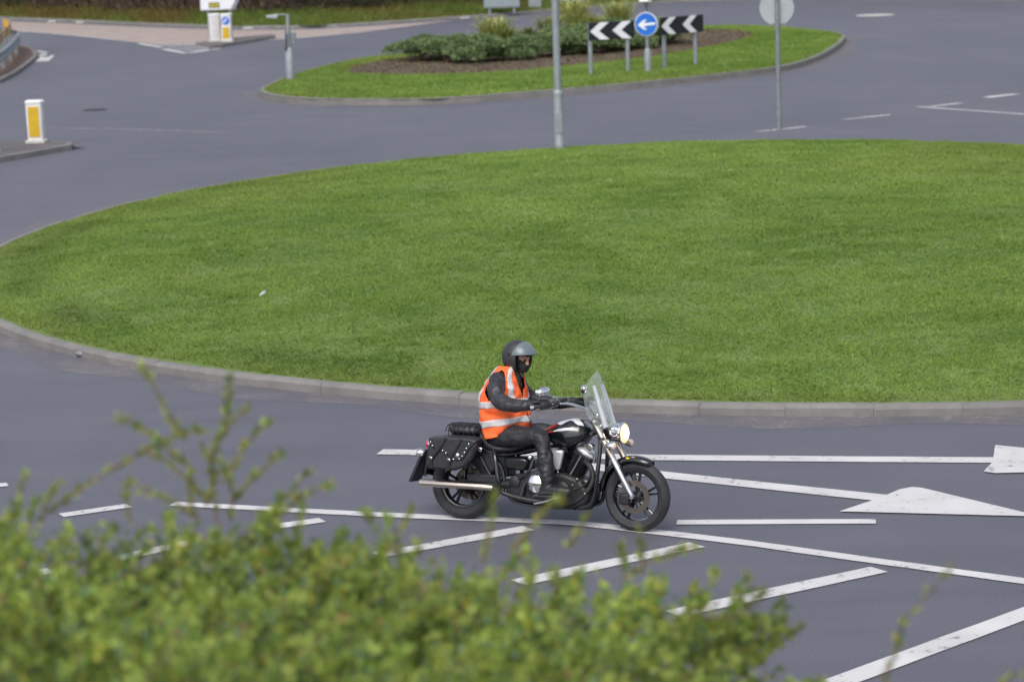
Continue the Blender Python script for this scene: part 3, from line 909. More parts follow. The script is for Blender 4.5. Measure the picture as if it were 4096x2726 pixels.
# white direction sign
t = empty('direction_sign', (-10.3, 101.9, 0.10), R(2))
for x in (-.45, .35):
    post([(.045, 0), (.045, 1.9)], (x, .06, -.02), 'post', t)
ARW = [(-.74, 0), (-.74, .80), (.46, .80), (.70, .35), (.52, .0)]
MB().prism(ARW, lambda u, v, hh: (u, -hh, 1.08 + v), -.02, .012).build('board', 'sign_grey', t, smooth=False)
MB().prism([(-.715, .03), (-.715, .77), (.36, .77), (.56, .36), (.38, .03)], lambda u, v, hh: (u, -hh, 1.08 + v), .0125, .017).build('white_face', 'sign_white', t, smooth=False)
MB().prism([(-.42, .09), (-.42, .29), (-.02, .29), (-.02, .09)], lambda u, v, hh: (u, -hh, 1.08 + v), .0175, .021).build('green_patch', 'sign_green', t, smooth=False)
for k in range(4):
    u = -.38 + k * .085
    MB().prism([(u, .13), (u, .25), (u + .055, .25), (u + .055, .13)], lambda u, v, hh: (u, -hh, 1.08 + v), .0212, .023).build('patch_figure', 'sign_yellow', t, smooth=False)
for k, (a, w, z0, z1) in enumerate([(-.55, .05, .47, .62), (-.47, .06, .47, .57), (-.38, .05, .47, .57), (-.30, .06, .47, .60), (-.20, .05, .47, .57), (-.11, .06, .47, .57), (-.01, .05, .43, .57), (.08, .06, .47, .62)]):
    MB().prism([(a, z0), (a, z1), (a + w, z1), (a + w, z0)], lambda u, v, hh: (u, -hh, 1.08 + v), .0175, .020).build('blurred_letter', 'sign_grey', t, smooth=False)
tag(t, 'white arrow-shaped direction sign with a green patch, above the bollards', 'sign')

# grey sign backs far behind the bushes
def big_sign(x0, x1, y, z0, z1, label, rz=0.0):
    t = empty('sign_board', ((x0 + x1) / 2, y, 0.12), rz); w = x1 - x0
    MB().box((0, 0, (z0 + z1) / 2 - .12), (w, .03, z1 - z0)).build('panel', 'sign_back', t, bevel=.01)
    for s in (-.34, .34):
        post([(.05, 0), (.05, z1 - .1)], (s * w, .08, -.02), 'post', t, 'galv')
    for z in (z0 + .1, z1 - .15):
        MB().box((0, -.022, z - .12), (w * .98, .014, .05)).build('rail', 'galv', t)
    tag(t, label, 'sign')
big_sign(-.68, .80, 113.6, .36, 1.6, 'wide grey sign back low over the far kerb, standing left of a small cabinet')
big_sign(2.15, 3.60, 117.5, .34, 1.7, 'wide grey sign back on the far kerb behind the tall lamp column')
t = empty('roadside_cabinet', (1.45, 116.0, .14))
MB().box((0, 0, .5), (.55, .35, 1.0)).build('body', 'sign_back', t, bevel=.015)
MB().box((0, -.18, .5), (.46, .012, .82)).build('door', 'galv', t, bevel=.006)
MB().box((0, 0, 1.03), (.62, .42, .05)).build('lid', 'galv_dark', t, bevel=.01)
tag(t, 'small grey roadside cabinet between two sign backs', 'cabinet')

# curved crash barrier
t = empty('crash_barrier', (-17.3, 94, 0.112))
PATH = smooth_path([(-16.3, 85.5, 0), (-16.6, 89.3, 0), (-17.15, 94, 0), (-17.75, 98.5, 0), (-18.4, 100.6, 0), (-19.8, 101.8, 0), (-22, 102.3, 0)], 6)
PATH = [p - Vector((-17.3, 94, 0)) + Vector((.55, 0, 0)) for p in PATH]
def sweep(path, prof, name, m, parent):
    rg = []
    for i, p in enumerate(path):
        tg = (path[min(i + 1, len(path) - 1)] - path[max(i - 1, 0)]).normalized(); s = Vector((tg.y, -tg.x, 0))
        rg.append([p + s * u + Vector((0, 0, v)) for u, v in prof])
    return MB().rings(rg).build(name, m, parent, angle=60)
sweep(PATH, [(0, .30), (.07, .36), (.07, .42), (.01, .48), (.01, .52), (.07, .58), (.07, .64), (0, .70), (-.02, .70), (-.02, .30)], 'beam', 'galv', t)
for i in range(1, len(PATH), 5):
    MB().box(PATH[i] + Vector((-.08, .02, .33)), (.10, .10, .72)).build('post', 'galv_dark', t, bevel=.008)
for i in range(0, len(PATH) - 1):
    p, q = PATH[i], PATH[i + 1]; c = (p + q) / 2 + Vector((-.25, .05, .90)); d = q - p
    MB().box(c, (d.length * .97, .03, .34), Matrix.Rotation(math.atan2(d.y, d.x), 3, 'Z')).build('marker_panel', 'orange_panel' if i % 2 else ('sign_yellow' if i % 4 else 'plain_blue'), t, bevel=.006)
for i in range(0, len(PATH), 4):
    MB().box(PATH[i] + Vector((-.29, .07, .55)), (.05, .05, 1.1)).build('panel_post', 'galv_dark', t)
tag(t, 'curved steel crash barrier with orange and yellow marker panels', 'barrier')

# ------------------------------------------------------------------ planting on the leaf-shaped island
def juniper(x, y, rx, ry, h, label, seed):
    rs = np.random.default_rng(seed)
    t = empty('juniper_bush', (x, y, .155))
    n = 4600
    lumps = np.c_[rs.uniform(-.62, .62, 7) * rx, rs.uniform(-.6, .6, 7) * ry, rs.uniform(.25, .70, 7) * h]
    lr = rs.uniform(.42, .62, 7)
    k = rs.integers(0, 7, n)
    d = rs.normal(size=(n, 3)); d /= np.linalg.norm(d, axis=1, keepdims=True); d[:, 2] = np.abs(d[:, 2]) * 1.0 - .38
    rad = lr[k] * (0.72 + .32 * rs.random(n))
    P = lumps[k] + d * np.c_[rad * rx * .85, rad * ry * .85, rad * h * .62]
    P[:, 2] = np.maximum(P[:, 2], .02)
    lit = rs.random(n)  # random mix between the two leaf greens
    tint = mixcol((0.100, 0.160, 0.070), (0.245, 0.325, 0.140), lit * .7 + .3 * vnoise(P[:, 0] + x, P[:, 1] + y, 2.0, seed % 50))
    D = d * .8 + np.c_[rs.normal(size=(n, 2)) * .5, .25 * rs.random(n)]
    leaves('foliage', P, D, .075 + .07 * rs.random(n), .055, tint, 'needle', t)
    mb = MB()
    for q in range(7):
        mb.tube([(0, 0, 0), (lumps[q][0] * .4, lumps[q][1] * .4, lumps[q][2] * .5), tuple(lumps[q])], [.03, .02, .01], 6)
    mb.build('stem', 'twig', t)
    tag(t, label, 'bush', 'low junipers in the planted bed')
JL = 'low spreading dark green juniper in the planted bed'
J = [(-2.6, 85.2, 1.0, 1.2, .55), (-1.7, 84.3, 1.0, 1.1, .62), (-.75, 83.7, 1.0, 1.1, .66), (.15, 83.9, .95, 1.1, .62), (.95, 84.9, .95, 1.1, .60), (1.8, 85.6, .95, 1.1, .62), (2.6, 86.1, 1.0, 1.1, .68), (3.5, 86.9, 1.0, 1.1, .70), (4.4, 87.7, 1.0, 1.1, .68), (5.3, 89.0, .95, 1.2, .6),
     (-1.9, 86.9, 1.0, 1.2, .75), (-.9, 86.4, 1.0, 1.2, .75), (2.1, 88.0, 1.0, 1.2, .8), (3.1, 88.8, 1.0, 1.2, .85), (4.1, 89.8, 1.0, 1.2, .85), (5.1, 91.0, 1.0, 1.2, .75), (.2, 86.6, .9, 1.0, .6)]
JLAB = {0: 'low juniper at the bare-soil tip of the bed', 9: 'low juniper at the end of the row behind the second chevron board'}
for i in (6, 7, 8): JLAB[i] = 'low dark green juniper directly behind the first chevron board and the blue sign'
for i in (10, 11, 16): JLAB[i] = 'taller juniper in front of the nearest yellow strap-leaved plants'
for i in (12, 13, 14, 15): JLAB[i] = 'taller back-row juniper rising above the chevron boards'
J = [(a[0], a[1], a[2], a[3], a[4] * (1.05 if i > 9 else 1.3)) for i, a in enumerate(J)]
for i, a in enumerate(J): juniper(*a, JLAB.get(i, 'low juniper in the front row along the soil edge'), 100 + i)

def strap_plant(x, y, h, n, label, seed, green):
    rs = np.random.default_rng(seed); t = empty('strap_leaf_plant', (x, y, .155))
    V = []; F = []; C = []
    for i in range(n):
        a = rs.uniform(0, 2 * np.pi); reach = rs.uniform(.25, .75) * h; top = h * rs.uniform(.65, 1.05); w = rs.uniform(.030, .055)
        dx, dy = math.cos(a), math.sin(a); px, py = -dy * w / 2, dx * w / 2
        c = np.array((0.55, 0.54, 0.18)) * (1 - green) + np.array((0.19, 0.25, 0.09)) * green
        c = c * rs.uniform(.55, 1.2) * (np.array((.75, .95, .8)) if rs.random() < .3 else 1) + (rs.random() < .12) * np.array((.16, .13, .06))
        b = len(V); ox, oy = rs.normal(size=2) * .13
        for s in (0, .35, .65, .85, 1.0):
            r = reach * s ** 1.5; z = top * (1.75 * s - .85 * s ** 2.6) ; ww = 1 - .85 * s ** 3
            V += [(ox + dx * r + px * ww, oy + dy * r + py * ww, max(z, 0)), (ox + dx * r - px * ww, oy + dy * r - py * ww, max(z, 0))]
            C += [c, c]
        for k in range(4):
            F += [(b + 2 * k, b + 2 * k + 1, b + 2 * k + 3), (b + 2 * k, b + 2 * k + 3, b + 2 * k + 2)]
    raw_mesh('foliage', np.array(V), np.array(F), 'strap_leaf', np.array(C), t)
    MB().lathe([(.16, 0), (.14, .08), (.06, .16)], (0, 0, -.02), (0, 0, 1), 12).build('crown', 'twig', t)
    tag(t, label, 'plant', 'strap-leaved plants in the bed')
Y1 = 'yellow variegated strap-leaved plant among the junipers'
Y2 = 'dull green strap-leaved plant among the yellow ones'
for i, (x, y, h, n, g) in enumerate([(-.25, 88.6, .85, 190, .1), (.30, 89.3, .85, 190, .2), (1.0, 91.0, .9, 150, .7), (1.5, 92.0, .95, 160, .55), (2.2, 93.0, 1.0, 200, .1), (2.8, 93.4, 1.0, 190, .2), (3.5, 94.2, .95, 160, .35), (4.2, 94.8, .95, 190, .15), (4.9, 95.3, .8, 140, .5), (3.3, 92.6, .75, 140, .8), (1.8, 90.5, .55, 120, .9)]):
    strap_plant(x + .25 * math.sin(i * 5.1), y - 2.0 + .7 * math.sin(i * 3.7), h * (1.5, 1.1, .8, 1.15, 1.5, 1.0, .85, 1.4, 1.0, .8, .9)[i], int(n * 1.3), Y2 if g >= .5 else Y1, 300 + i, min(1, g + .12))

# bits of litter
o = MB().prism([(-.04, -.012), (.0, -.024), (.035, -.01), (.045, .012), (.01, .02), (-.03, .016)], lambda u, v, hh: (-3.31 + u, 36.4 + v, hh + .02 * math.sin(u * 40)), .0, .04).build('paper_scrap', 'litter_white', None, smooth=False)
o.location.z = float(lawn_z(np.array([-3.31]), np.array([36.4]))[0]) + .03
tag(o, 'crumpled white scrap of paper lying on the lawn', 'litter')
o = MB().ellipsoid((-5.28, 33.72, .05), (.16, .07, .05), 10, 6).build('dark_rag', 'galv_dark', None)
tag(o, 'dark rag lying in the gutter against the kerb', 'litter')
# ------------------------------------------------------------------ hedge on the bank
def leaf_tint(n, yellow=0.25):
    a = RNG.random(n)
    t = mixcol((0.19, 0.29, 0.055), (0.45, 0.55, 0.13), a)
    yl = RNG.random(n) < yellow * .35
    t[yl] = np.array((0.46, 0.42, 0.07)) * (0.7 + .5 * RNG.random((yl.sum(), 1)))
    br = RNG.random(n) < .03
    t[br] = np.array((0.30, 0.19, 0.10))
    bl = RNG.random(n) < .15
    t[bl] = np.array((0.16, 0.25, 0.14))
    return t
def sprig_leaves(path, per_m, L, spread=1.0):
    """leaf bases and directions along one shoot"""
    P = np.array([tuple(p) for p in path]); seg = np.diff(P, axis=0); ln = np.linalg.norm(seg, axis=1); tot = ln.sum()
    n = max(6, int(tot * per_m)); s = np.sort(RNG.random(n) ** .85) * tot
    acc = np.r_[0, np.cumsum(ln)]; i = np.clip(np.searchsorted(acc, s) - 1, 0, len(seg) - 1)
    f = ((s - acc[i]) / ln[i])[:, None]
    pos = P[i] + seg[i] * f; T = seg[i] / ln[i][:, None]
    rv = RNG.normal(size=(n, 3)); side = np.cross(T, rv); side /= np.linalg.norm(side, axis=1, keepdims=True) + 1e-9
    return pos, T * .7 + side * spread + np.array((0, 0, .25)), L * (.6 + .7 * RNG.random(n))

hedge = empty('hedge', (-0.6, 7.4, 2.85))
tag(hedge, 'loose yellow-green small-leaved hedge on the near bank', 'hedge')
HO = Vector((-0.6, 7.4, 2.85))
def htop(x):
    return np.interp(x, [-2.5, -1.54, -.77, -.25, .27, .47, .58, .65, .70, .74], [4.02, 3.96, 3.885, 3.80, 3.70, 3.67, 3.61, 3.52, 3.41, 3.2])
def build_hedge():
    pos, dr, ln = [], [], []
    stems = MB()
    for i in range(2500):
        d = random.uniform(6.2, 8.35); x = random.uniform(-2.3, .70)
        top = float(htop(x * 8 / d)) - 0.04 + (0.05 * math.sin(x * 5 + d * 3) + .04 * math.sin(x * 13 - d * 7)) - max(0, d - 8.0) * .5
        z0 = top - .03 - random.random() ** 1.1 * .42
        ang = random.uniform(0, 2 * math.pi); out = random.uniform(.15, .9)
        dx, dy, dz = math.cos(ang) * out + .28, math.sin(ang) * out, random.uniform(.15, .85)
        if x > .4: dx += .5
        L = random.uniform(.11, .30); v = Vector((dx, dy, dz)).normalized() * L
        base = Vector((x, d, z0 - .10)) - HO
        side = Vector((random.uniform(-1, 1), random.uniform(-1, 1), random.uniform(-.3, .3))) * L * .18
        path = smooth_path([base, base + v * .5 + side, base + v], 3)
        a, b, c = sprig_leaves(path, 210, .030)
        pos.append(a); dr.append(b); ln.append(c)
        if i % 2 == 0: stems.tube(path[::2], [.0035, .0015], 4, cap=False)
    # leaves filling the inside
    n = 18000
    x = RNG.uniform(-2.4, .62, n); d = RNG.uniform(6.1, 8.3, n)
    z = htop(x * 8 / d) - .12 - RNG.random(n) ** 1.2 * .75
    pos.append(np.c_[x, d, z] - np.array(HO)); dr.append(RNG.normal(size=(n, 3)) + np.array((0, 0, .4))); ln.append(np.full(n, .03))
    P = np.concatenate(pos); D = np.concatenate(dr); L = np.concatenate(ln)
    tint = leaf_tint(len(P))
    w = P + np.array(HO)
    patch = vnoise(w[:, 0], w[:, 1] * 1.0 + w[:, 2] * 2, 3.2, 12) * .6 + .4 * vnoise(w[:, 0], w[:, 1] - w[:, 2] * 2, 9.0, 15)
    tint *= (0.66 + .75 * patch)[:, None]
    o = leaves('foliage', P, D, L, L * .60, tint, 'leaf', hedge); o['kind'] = 'stuff'
    for i in range(40):
        x = random.uniform(-2.3, .6); d = random.uniform(6.3, 8.2); zt = float(htop(x * 8 / d)) - .15
        stems.tube(smooth_path([Vector((x + random.uniform(-.1, .1), d, 2.45 + (8 - d) * .28)) - HO, Vector((x + random.uniform(-.08, .08), d, zt - .35)) - HO, Vector((x, d, zt)) - HO], 3), [.012, .004], 5)
    stems.build('branches', 'twig', hedge)['kind'] = 'stuff'
build_hedge()
SHOOTS = [
    [(-0.974, 8.0, 4.113), (-1.016, 8.0, 4.174), (-1.045, 8.0, 4.234), (-1.073, 8.0, 4.301), (-1.096, 8.0, 4.341)],
    [(-0.897, 8.0, 3.859), (-0.908, 8.0, 4.019), (-0.87, 8.0, 4.136), (-0.846, 8.0, 4.227), (-0.835, 8.0, 4.305)],
    [(-0.954, 8.02, 4.007), (-1.015, 8.02, 4.062), (-1.089, 8.03, 4.131), (-1.183, 8.03, 4.187)],
    [(-0.912, 7.98, 4.059), (-0.829, 7.97, 4.174), (-0.776, 7.96, 4.212)],
    [(-0.878, 8.0, 3.978), (-0.794, 8.03, 4.094), (-0.733, 8.04, 4.151)],
    [(-0.842, 8.0, 3.924), (-0.76, 7.97, 4.013), (-0.692, 7.95, 4.07)],
    [(-1.414, 8.05, 3.891), (-1.279, 8.05, 3.979), (-1.145, 8.05, 4.054), (-1.013, 8.03, 4.115), (-0.921, 8.0, 4.144)],
    [(-0.919, 8.0, 3.927), (-1.017, 7.98, 4.036), (-1.104, 7.97, 4.092)],
    [(-0.715, 8.0, 3.866), (-0.634, 8.0, 3.93), (-0.549, 8.0, 3.96)],
    [(-0.687, 8.0, 3.918), (-0.631, 8.0, 3.996), (-0.605, 8.0, 4.008)],
    [(-0.961, 8.0, 3.875), (-1.036, 8.0, 3.931), (-1.124, 8.0, 3.967)],
    [(-1.507, 8.0, 3.855), (-1.481, 8.0, 3.947), (-1.457, 8.0, 4.025)],
    [(-1.427, 8.0, 3.878), (-1.397, 8.0, 3.944), (-1.355, 8.0, 4.002)],
    [(-0.11, 8.0, 3.70), (-0.081, 8.0, 3.843), (-0.065, 8.0, 3.929)],
    [(-0.02, 8.0, 3.74), (0.075, 8.0, 3.851), (0.142, 8.0, 3.902)],
    [(0.368, 8.0, 3.654), (0.364, 8.0, 3.734), (0.359, 8.0, 3.801)],
    [(0.303, 8.0, 3.643), (0.422, 8.0, 3.705), (0.527, 8.0, 3.731)],
    [(0.521, 8.0, 3.514), (0.678, 8.0, 3.508), (0.808, 8.0, 3.474)],
    [(-1.156, 8.0, 3.869), (-1.164, 8.0, 3.949), (-1.148, 8.0, 4.001)],
    [(-0.408, 8.0, 3.762), (-0.34, 8.0, 3.839), (-0.313, 8.0, 3.878)],
    [(0.137, 8.0, 3.742), (0.191, 8.0, 3.807), (0.205, 8.0, 3.846)],
    [(-0.93, 8.0, 3.90), (-0.90, 8.02, 4.0), (-0.93, 8.03, 4.09)],
    [(-0.86, 8.0, 3.86), (-0.845, 7.98, 3.96), (-0.87, 7.96, 4.06)],
    [(-0.95, 8.0, 3.86), (-0.975, 8.0, 3.93), (-0.965, 8.0, 4.01)]]
def shoot(path, parent, org, name='shoot', per_m=230, L=.026):
    P = smooth_path([Vector(p) - org for p in path], 5)
    a, b, c = sprig_leaves(P, per_m, L, .9)
    st = MB().tube(P, [.0045, .0018], 5, cap=False).build(name, 'twig', parent)
    leaves('leaves', a, b, c, c * .5, leaf_tint(len(a), .6), 'leaf', st)
    return st
for s in SHOOTS:
    shoot(s, hedge, HO)
tw = empty('young_shrub', (0.98, 7.4, 2.86))
for s in ([(0.98, 7.4, 2.86), (0.985, 7.4, 3.15), (0.999, 7.4, 3.423), (1.043, 7.4, 3.585), (1.062, 7.4, 3.647), (1.123, 7.4, 3.719), (1.202, 7.4, 3.809)],):
    shoot(s, tw, Vector((0.98, 7.4, 2.86)), 'stem', 110, .030)
tag(tw, 'single thin leafy stem rising in front of the striped hatching', 'shrub')
tw = empty('low_sprig', (1.30, 7.4, 2.86))
for s in ([(1.30, 7.4, 2.86), (1.31, 7.4, 3.2), (1.327, 7.4, 3.424), (1.351, 7.4, 3.473), (1.385, 7.4, 3.487)], [(1.30, 7.4, 2.9), (1.28, 7.42, 3.2), (1.27, 7.42, 3.40)]):
    shoot(s, tw, Vector((1.30, 7.4, 2.86)), 'stem', 150, .026)
tag(tw, 'short leafy sprig whose tip just shows over the broad hatch line', 'shrub')
# ------------------------------------------------------------------ motorcycle (x forward, y left, z up)
BIKE = Vector((0.295, 23.92, 0.0)); BYAW = R(-25.4)
LEAN = R(-9.0)                        # leaning away to its left
bike = empty('motorcycle', BIKE, BYAW)
bike.rotation_euler = (LEAN, 0, BYAW)
def raked(p): return Vector((p.x - .0725 * p.z, p.y, p.z * .984 - .156 * max(0, abs(p.y) - .10)))
def shifted(p): return Vector((p.x - .022, p.y, p.z * .995))
def barx(p): return Vector((p.x + .06 * p.y + .02, p.y, p.z))
tag(bike, 'black cruiser motorcycle with clear windscreen, lit headlamp and studded saddlebags', 'motorcycle')
# steering: the whole front end turned a few degrees to the right
_ax_o = Vector((0.47, 0, 1.03)); _ax = Vector((0.47 - 0.845, 0, 1.03 - 0.325)).normalized()
_Ms = Matrix.Translation(_ax_o) @ Matrix.Rotation(R(-5), 4, _ax) @ Matrix.Translation(-_ax_o)
def steer(p): return _Ms @ p
def FB(): return MB(steer)
FA, RA = (0.8425, 0, 0.314), (-0.8425, 0, 0.322)

def wheel(c, rad, wid, rim, xf, disc_y):
    def mk(): return MB(xf)
    c = Vector(c); Yx = (0, 1, 0)
    h = wid / 2
    ty = mk().lathe([(rim - .004, -h * .66), (rim + .015, -h * .86), ((rad + rim) / 2, -h), (rad - .035, -h * .93), (rad - .012, -h * .66), (rad - .002, -h * .3), (rad, 0),
                (rad - .002, h * .3), (rad - .012, h * .66), (rad - .035, h * .93), ((rad + rim) / 2, h), (rim + .015, h * .86), (rim - .004, h * .66)], c, Yx, 56, cap=False, closed=True).build('tyre', 'rubber', None, angle=50)
    w = bpy.data.objects.new('wheel', None); COL.objects.link(w); w.parent = bike
    ty.parent = w
    mk().lathe([(rim + .004, -h * .70), (rim + .004, h * .70), (rim - .016, h * .62), (rim - .028, h * .2), (rim - .028, -h * .2), (rim - .016, -h * .62)], c, Yx, 48, cap=False, closed=True).build('rim', 'gloss_black', w)
    mk().lathe([(.020, -h * .95), (.052, -h * .8), (.050, -h * .3), (.045, 0), (.050, h * .3), (.052, h * .8), (.020, h * .95)], c, Yx, 20).build('hub', 'satin_black', w)
    for k in range(5):
        sp = mk()
        for da in (-.15, .15):
            a = 2 * math.pi * k / 5 + .35
            p0 = c + Vector((math.cos(a) * .045, 0, math.sin(a) * .045)); p1 = c + Vector((math.cos(a + da) * (rim - .02), 0, math.sin(a + da) * (rim - .02)))
            sp.tube([p0, (p0 + p1) / 2, p1], [.017, .012, .013], 8, ref=(0, 1, 0), flat=1.5)
        sp.build('spoke', 'gloss_black', w)
    r0, r1 = (.085, .149)
    for y in ([disc_y] if not isinstance(disc_y, tuple) else disc_y):
        mk().lathe([(r0 + .012, y - .003), (r1, y - .003), (r1, y + .003), (r0 + .012, y + .003)], c, Yx, 40, cap=False, closed=True).build('brake_disc', 'disc_steel', w)
        sp = mk()
        for k in range(5):
            a = 2 * math.pi * k / 5
            sp.tube([c + Vector((math.cos(a) * .04, y, math.sin(a) * .04)), c + Vector((math.cos(a) * .10, y, math.sin(a) * .10))], .009, 6)
        sp.build('disc_carrier', 'satin_black', w)
    mk().lathe([(.011, -h - .05), (.016, -h - .045), (.016, h + .045), (.011, h + .05)], c, Yx, 14).build('axle', 'brushed', w)
    return w
MB.post = shifted
wheel(FA, .314, .122, .232, steer, -.066)
wheel(RA, .322, .168, .212, None, .085)

MB.post = raked
# front fork, one leg each side
def fork_pt(s, y):            # s = 0 at the top clamp, 1 at the axle lug
    return (0.500 + (0.842 - 0.500) * s, y, 0.985 + (0.325 - 0.985) * s)
for y in (-.105, .105):
    FB().tube([fork_pt(0, y), fork_pt(.06, y), fork_pt(.50, y)], [.031, .031, .030], 16).build('fork_cover', 'warm_steel', bike)
    leg = FB().tube([fork_pt(.48, y), fork_pt(.50, y), fork_pt(.94, y), fork_pt(1.0, y)], [.026, .029, .027, .022], 16).build('fork_leg', 'brushed', bike)
    FB().tube([fork_pt(.61, y), (fork_pt(.61, y)[0] + .035, y, fork_pt(.61, y)[2] + .01)], .012, 8).build('mudguard_lug', 'brushed', leg)
    FB().lathe([(.02, -.02), (.024, 0), (.02, .02)], fork_pt(1.0, y), (0, 1, 0), 14).build('axle_clamp', 'brushed', leg)
FB().box((.515, 0, .965), (.075, .27, .035), Matrix.Rotation(R(28), 3, 'Y')).build('top_clamp', 'satin_black', bike, bevel=.012)
FB().box((.575, 0, .835), (.075, .27, .04), Matrix.Rotation(R(28), 3, 'Y')).build('lower_clamp', 'satin_black', bike, bevel=.012)
FB().box((.765, -.105, .30), (.10, .05, .10)).build('brake_caliper', 'engine_black', bike, bevel=.015)

def mudguard(c, rad, a0, a1, half, xf, drop, name, parent=bike):
    mb = MB(xf); n, m = 30, 9; V = []; F = []
    for i in range(n + 1):
        a = R(a0 + (a1 - a0) * i / n)
        taper = 1.0 - .35 * max(0, 1 - i / 4) ** 2 - .25 * max(0, 1 - (n - i) / 3) ** 2
        for j in range(m):
            t = -1 + 2 * j / (m - 1)
            rr = rad - drop * t * t * (0.35 + .65 * abs(t) ** 3)
            V.append((c[0] + rr * math.cos(a), half * t * taper, c[2] + rr * math.sin(a)))
    for i in range(n):
        for j in range(m - 1):
            F.append((i * m + j, i * m + j + 1, (i + 1) * m + j + 1, (i + 1) * m + j))
    mb.add(V, F)
    return mb.build(name, 'gloss_black', parent, solid=.004, angle=60)
mudguard(FA, .368, 62, 176, .078, steer, .05, 'front_mudguard')
mudguard(RA, .425, 38, 172, .105, None, .07, 'rear_mudguard')
FB().ellipsoid((.80, -.074, .66), (.02, .006, .010)).build('amber_reflector', 'sign_yellow', bike)

# headlamp
HL = Vector((.672, 0, .878)); HX = Vector((1, 0, -.06)).normalized()
hl = FB().lathe([(.010, -.115), (.040, -.10), (.072, -.05), (.086, .0), (.090, .045), (.096, .052), (.096, .072), (.086, .076), (.080, .06)], HL, HX, 32).build('headlamp_bowl', 'chrome', bike)
FB().lathe([(.083, .062), (.080, .076), (.062, .087), (.052, .091)], HL, HX, 28, cap=False).build('lens', 'lamp_lit', hl)
FB().lathe([(.053, .0905), (.03, .0955), (.003, .098)], HL, HX, 24).build('lamp_core', 'lamp_core', hl)
FB().box((.585, 0, .875), (.11, .05, .05)).build('lamp_bracket', 'satin_black', bike, bevel=.01)
for s in (-1, 1):
    i = FB().lathe([(.005, -.062), (.022, -.05), (.034, -.02), (.037, .012), (.034, .02)], (.70, s * .170, .785), HX, 20).build('indicator', 'chrome', bike)
    FB().lathe([(.034, .018), (.030, .032), (.016, .042), (.003, .045)], (.70, s * .170, .785), HX, 18).build('lens', 'lens_pale', i)
    FB().tube([(.63, s * .10, .815), (.665, s * .13, .80), (.68, s * .16, .787)], .011, 8).build('stalk', 'chrome', i)

# windscreen
def ws(u, v, off=0.0):
    w = lerp_table([(0, .15), (.12, .185), (.3, .215), (.6, .205), (.8, .165), (.92, .105), (1.0, .03)], v)
    z = .915 + .49 * v
    return (.632 - .128 * v - .085 * u * u * (w / .2) ** 2 + off, w * u, z + .02 * (1 - abs(u)) * v)
mb = FB(); nu, nv = 17, 21
mb.add([ws(-1 + 2 * i / (nu - 1), j / (nv - 1)) for j in range(nv) for i in range(nu)], [(j * nu + i, j * nu + i + 1, (j + 1) * nu + i + 1, (j + 1) * nu + i) for j in range(nv - 1) for i in range(nu - 1)])
wsc = mb.build('windscreen', 'windscreen_clear', bike, angle=80, solid=.004)
edge = [ws(-1, j / 20) for j in range(21)] + [ws(1, 1 - j / 20) for j in range(21)]
FB().tube(edge, .0028, 5).build('edge', 'windscreen_clear', wsc)
for s in (-1, 1):
    p0 = Vector(ws(.52 * s, .02)) + Vector((-.012, 0, 0)); p1 = Vector(ws(.48 * s, .76)) + Vector((-.014, 0, 0))
    FB().tube([p0, (p0 + p1) / 2, p1], [.032, .029, .020], 10, flat=.8, ref=(1, 0, 0)).build('strut', 'silver_paint', wsc)
    FB().tube([p0 + Vector((0, 0, .05)), Vector((.555, s * .105, .93))], .010, 8).build('clamp', 'chrome', wsc)
FB().tube([ws(-.5, .25, -.014), ws(0, .25, -.014), ws(.5, .25, -.014)], .007, 6).build('cross_bar', 'chrome', wsc)

# handlebar
bar = smooth_path([(.075, -.455, 1.140), (.165, -.37, 1.150), (.285, -.25, 1.150), (.40, -.13, 1.09), (.47, -.06, 1.035), (.485, 0, 1.03)], 5)
bar = bar + [Vector((p.x, -p.y, p.z)) for p in bar[-2::-1]]
hb = MB(barx).tube(bar, .0135, 10).build('handlebar', 'chrome', bike)
for s in (-1, 1):
    MB(barx).tube([(.082, s * .448, 1.141), (.165, s * .37, 1.150), (.20, s * .335, 1.151)], .019, 12).build('grip', 'rubber', hb)
    MB(barx).lathe([(.012, 0), (.021, .004), (.021, .02), (.012, .028)], (.078, s * .452, 1.140), (-.72, s * .69, -.08), 12).build('bar_end', 'chrome', hb)
    MB(barx).box((.225, s * .31, 1.158), (.06, .05, .045), Matrix.Rotation(s * R(-45), 3, 'Z')).build('switch_housing', 'satin_black', hb, bevel=.01)
    MB(barx).tube(smooth_path([(.245, s * .30, 1.14), (.235, s * .36, 1.135), (.15, s * .44, 1.120), (.115, s * .475, 1.112)], 4), [.008, .006], 6, flat=.6).build('lever', 'chrome', hb)
    MB(barx).box((.275, s * .265, 1.185), (.07, .04, .035), Matrix.Rotation(s * R(-45), 3, 'Z')).build('fluid_reservoir', 'satin_black', hb, bevel=.01)
    MB(barx).tube(smooth_path([(.255, s * .285, 1.165), (.23, s * .335, 1.215), (.17, s * .385, 1.245)], 4), .006, 8).build('mirror_stem', 'chrome', hb)
    mi = MB(barx).ellipsoid((.155, s * .395, 1.272), (.034, .072, .044), 20, 12, Matrix.Rotation(s * R(20), 3, 'Z')).build('mirror_shell', 'chrome', hb)
    MB(barx).ellipsoid((.132, s * .395, 1.270), (.014, .066, .039), 20, 8, Matrix.Rotation(s * R(20), 3, 'Z')).build('mirror_glass', 'brushed', mi)
    MB(barx).tube(smooth_path([(.27, s * .26, 1.15), (.38, s * .17, 1.16), (.47, s * .10, 1.05), (.50, s * .06, .90)], 4), .006, 6).build('cable', 'satin_black', hb)
MB(barx).box((.48, 0, 1.015), (.05, .12, .05)).build('riser', 'chrome', bike, bevel=.012)

